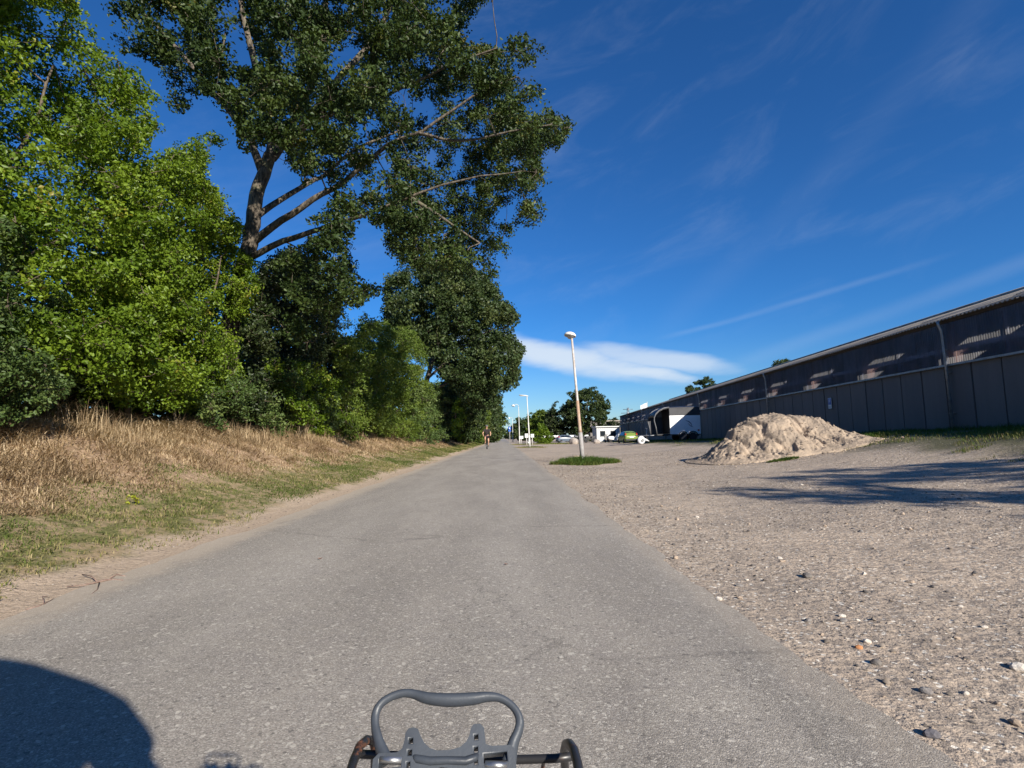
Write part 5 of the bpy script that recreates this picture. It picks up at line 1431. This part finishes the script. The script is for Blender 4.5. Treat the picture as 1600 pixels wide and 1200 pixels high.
# tufts round the lamps and at the pile
def tuft(label, cx0, cy0, rx, ry, n, h_, wd_, mat, seed, name='grass_tuft'):
    r_ = np.random.default_rng(seed); a = r_.random(n) * 6.283; q = np.sqrt(r_.random(n)); x = cx0 + np.cos(a) * q * rx; y = cy0 + np.sin(a) * q * ry
    k = q + (vn2(x, y, 1.7, seed) - .5) * 1.1 < .80; x, y, q = x[k], y[k], q[k]
    return blades(name, label, 'grass', x, y, h_ * (1.15 - .65 * q), wd_, mat, .9, seed, tint=.15 + .45 * q + np.random.default_rng(seed).random(len(x)) * .35)
tuft('oval patch of green grass round the foot of the nearest street lamp', b1[0] + .0, b1[1] - .15, 1.35, 1.6, 8000, .26, .0085, M_GREEN, 76)
tuft('thin grass patch round the second street lamp', 2.6, 51, 1.7, 2.2, 3500, .12, .02, M_LAWN, 77)
tuft('grass patch round the third street lamp', 2.9, 73, 2.4, 3.5, 3500, .14, .03, M_LAWN, 78)
tuft('small green weed tuft at the front foot of the sand heap', 7.1, 13.55, .5, .2, 1500, .09, .007, M_GREEN, 79)
tuft('green weeds growing on the right flank of the sand heap', 9.9, 14.6, 1.0, .45, 2600, .13, .008, M_GREEN, 80)
tuft('grass strip behind the gravel, between the far lamps and the boulders', 6.5, 72, 4.2, 3.2, 5000, .18, .03, M_LAWN, 81)
# small yellow green weed on the bank
wx1 = PX(205, 738, 6.3)
ckw = np.array([[wx1[0], 6.3, Hs(wx1[0], 6.3) + .08], [wx1[0] + .04, 6.33, Hs(wx1[0], 6.3) + .04]])
make_tree('weed', 'small yellow green weed standing out in the dry grass of the bank', 'weed', (wx1[0], 6.3, Hs(wx1[0], 6.3) - .02), [([(wx1[0], 6.3, Hs(wx1[0], 6.3) - .02), (wx1[0], 6.3, Hs(wx1[0], 6.3) + .06), tuple(ckw[0])], .004, .002)], ckw, .07, 30, .035,
          leaf_mat('weed_leaf', [(0, (.28, .33, .02)), (1, (.5, .45, .05))], .4), attach=False, seed=9, twigs=0, sub=4)
print('BLADE TRIS', blades.total)

# ------------------------------------------------------------------ gravel and stones
OCT_V = np.array([[1, 0, 0], [0, 1, 0], [-1, 0, 0], [0, -1, 0], [0, 0, 1], [0, 0, -1]], float)
OCT_F = np.array([[0, 1, 4], [1, 2, 4], [2, 3, 4], [3, 0, 4]])
def pebbles(name, x, y, s, mat, seed, hfn=H, tint=None):
    r_ = np.random.default_rng(seed); n = len(x); z = hfn(x, y)
    V = OCT_V[None] * (s[:, None, None] * np.array([1, .8, .55]) * (.7 + .6 * r_.random((n, 6, 3))))
    V = V + r_.normal(size=V.shape) * s[:, None, None] * .18
    a = r_.random(n) * 6.28; c, s_ = np.cos(a)[:, None], np.sin(a)[:, None]
    X_ = V[..., 0] * c - V[..., 1] * s_; Y_ = V[..., 0] * s_ + V[..., 1] * c
    V = np.stack([X_ + x[:, None], Y_ + y[:, None], V[..., 2] + (z + s * .15)[:, None]], -1).reshape(-1, 3)
    Fc = (OCT_F[None] + np.arange(n)[:, None, None] * 6).reshape(-1, 3)
    tint = r_.random(n) if tint is None else tint
    o = np_mesh(name, V, Fc, mat, attrs={'tint': ('FACE', np.repeat(tint, 4))}); o['kind'] = 'stuff'; return o
m, nt, b = new_mat('pebble')
setb(nt, b, Base_Color=mixc(nt, noise(nt, pos(nt), 90, 3).ss(.4, .7) * .4, ramp(nt, attr(nt, 'tint'), [(0, (.07, .062, .055)), (.3, (.20, .165, .13)), (.75, (.36, .29, .22)), (.93, (.46, .39, .31)), (1, (.72, .67, .58))]), (.15, .12, .1)), Roughness=.85)
M_PEB = m
x, y, r_ = scatter(125000, 1.05, 16, 1.0, 26, 90)
edge_ = np.exp(-((x - 1.25 - .35 - .5 * vn2(y, y * 0, .6, 2)) / .55) ** 2)
band2 = vn2(x, y, .7, 91)
k = r_.random(len(x)) < np.clip(.22 + .8 * edge_ + .9 * smooth(.5, .75, band2), 0, 1); x, y = x[k], y[k]
k = x > 1.14 + .12 * (vn2(x * 0, y, 1.1, 31)); x, y = x[k], y[k]
s = np.exp(r_.normal(size=len(x)) * .5) * .0041 * np.interp(y, [0, 4, 26], [.9, 1.2, 3.4])
tg = tag(pebbles('gravel', x, y, np.clip(s, .002, .022), M_PEB, 92), 'fine loose gravel strewn over the yard beside the asphalt', 'gravel')
x, y, r_ = scatter(3500, -3.6, -2.62, 1.5, 25, 93)
tag(pebbles('grit', x, y, np.exp(r_.normal(size=len(x)) * .4) * .004 * np.interp(y, [0, 4, 26], [.9, 1.2, 2.5]), M_PEB, 94), 'fine grit and chips along the sandy left edge of the asphalt', 'grit')
r_ = np.random.default_rng(190); n = 3800
x = PCX + r_.normal(size=n) * 1.5 + .0; y = PCY - .5 + r_.normal(size=n) * 1.25
k = (np.abs(x - PCX) < 2.9) & (y > PCY - 2.3) & (y < PCY + 1.5); x, y = x[k], y[k]
tag(pebbles('sand_clods', x, y, np.exp(r_.normal(size=len(x)) * .5) * .016, sand_mat(), 191, hfn=pile_h), 'crumbled clods of sand lying on and round the sand heap', 'clods')
# asphalt chippings lying loose on the road
# larger stones, each by itself
stone_m = [plain('stone_' + n_, c_, .85, col2=c2_, scale=30, bmp=.002, bscale=150) for n_, c_, c2_ in
           (('pale', (.66, .60, .52), (.48, .42, .35)), ('grey', (.26, .24, .22), (.17, .15, .14)), ('tan', (.44, .34, .25), (.32, .25, .19)), ('dark', (.10, .09, .085), (.17, .15, .13)))]
import bmesh
smeshes = []
for j in range(16):
    bm = bmesh.new(); bmesh.ops.create_icosphere(bm, subdivisions=2 if j < 8 else 1, radius=1)
    co = np.array([v.co[:] for v in bm.verts]); q = .65 + .7 * (vn3(co + 13 + j * 5.3, 1.1) - .2)
    for v, s_ in zip(bm.verts, q): v.co = Vector((v.co.x * s_, v.co.y * s_ * .8, v.co.z * s_ * .6))
    me = bpy.data.meshes.new('stone'); bm.to_mesh(me); bm.free()
    me.materials.append(stone_m[(0, 2, 2, 1, 2, 1, 3, 2)[j % 8]]); smeshes.append(me)
x, y, r_ = scatter(900, 1.3, 6.5, 1.15, 9, 95)
w_ = np.exp(-((x - 1.9) / .9) ** 2) + .22 + .8 * smooth(.5, .7, vn2(x, y, .9, 96)); k = r_.random(len(x)) < w_; x, y = x[k][:290], y[k][:290]
for x_, y_ in zip(x, y):
    o = bpy.data.objects.new('stone', random.choice(smeshes)); link(o, yard)
    s_ = min(.030, math.exp(random.gauss(0, .38)) * .0110 * (1 + y_ * .10))
    o.location = (x_, y_, Hs(x_, y_) + s_ * .18); o.rotation_euler = (random.gauss(0, .2), random.gauss(0, .2), random.random() * 6.28); o.scale = (s_,) * 3
def gpt(px, py, z=0):
    v = ray(px, py); k = (CAM_H - z) / -v[2]; return v[0] * k, v[1] * k
for lb, px, py, s_, mt in (('round dark grey stone in the gravel near the lower right corner', 1456, 1150, .021, plain('st_a', (.15, .14, .15), .85, var=.4, scale=40)),
                           ('white stone in the gravel beside the orange chip', 1355, 1001, .015, stone_m[0]),
                           ('small orange brown brick chip in the gravel', 1342, 1010, .014, plain('st_b', (.50, .22, .09), .85)),
                           ('dark clod lying in the gravel just behind the white stone', 1368, 1034, .020, stone_m[3]),
                           ('grey stone in a cluster near the right edge of the picture', 1446, 1078, .019, stone_m[1]),
                           ('flat pale stone at the right edge of the picture', 1592, 1046, .026, stone_m[0]),
                           ('dark clod lying alone in the middle of the gravel yard', 1262, 902, .030, stone_m[3]),
                           ('pale stone lying against the edge of the asphalt', 1123, 937, .018, stone_m[0])):
    x_, y_ = gpt(px, py); rock('stone', lb, 'stone', (x_, y_, Hs(x_, y_) + s_ * .3), (s_ * 2.3, s_ * 1.9, s_ * 1.5), mt, px % 17, sub=2)

# dead twigs lying on the sandy edge, leaf on the asphalt
M_DEAD = plain('dead_twig', (.17, .11, .085), .9, col2=(.27, .19, .15), scale=30)
def tw(px, py, dz=.012): 
    x_, y_ = gpt(px, py); return Vector((x_, y_, Hs(x_, y_) + dz))
t1_ = thing('fallen_twig', 'brown forked dead twig lying on the sandy left edge of the asphalt', 'twig', (0, 0, 0))
MB().tube([tw(104, 921), tw(130, 919, .02), tw(150, 915, .022), tw(165, 911, .02), tw(178, 908), tw(192, 910)], [.003, .004, .006, .008, .006, .006], 6).build('stem', M_DEAD, t1_)
MB().tube([tw(153, 914, .02), tw(142, 908, .03), tw(128, 903, .012)], [.005, .004, .003], 5).build('fork', M_DEAD, t1_)
MB().tube([tw(155, 915, .02), tw(152, 925, .018), tw(140, 934, .012), tw(124, 940)], [.004, .003, .003, .003], 5).build('fork', M_DEAD, t1_)
MB().tube([tw(172, 908, .02), tw(182, 902, .02), tw(196, 903, .012)], [.005, .004, .004], 5).build('fork', M_DEAD, t1_)
t2_ = thing('fallen_twig', 'smaller straight dead twig at the left edge, below the forked one', 'twig', (0, 0, 0))
MB().tube([tw(40, 956), tw(58, 952, .016), tw(70, 947, .016), tw(84, 939)], [.004, .005, .004, .003], 5).build('stem', M_DEAD, t2_)
MB().tube([tw(68, 948, .014), tw(66, 938, .02), tw(74, 936)], [.003, .003, .002], 5).build('fork', M_DEAD, t2_)
def dead_leaf(lb, px, py, s_, rz):
    x_, y_ = gpt(px, py); z_ = float(road_h(np.array([x_]), np.array([y_]))[0])
    o = MB().add([(-1, 0, .1), (-.3, .45, .5), (.5, .35, .35), (1, 0, .7), (.5, -.35, .3), (-.3, -.45, .45), (0, 0, .0)], [(0, 1, 6), (1, 2, 6), (2, 3, 6), (3, 4, 6), (4, 5, 6), (5, 0, 6)]).build('dead_leaf', M_DEAD)
    o.scale = (s_,) * 3; o.location = (x_, y_, z_ + .004); o.rotation_euler = (0, .1, rz); tag(o, lb, 'leaf')
dead_leaf('curled dead leaf lying on the middle of the asphalt', 500, 881, .022, .9)
dead_leaf('small dark scrap lying on the asphalt right of centre', 791, 889, .018, .1)
for px, py, nn_ in ((901, 713, 'small brown clod on the gravel behind the nearest street lamp'),):
    x_, y_ = gpt(px, py); rock('clod', nn_, 'clod', (x_, y_, Hs(x_, y_)), (.30, .2, .12), stone_m[2], 5, sub=2)
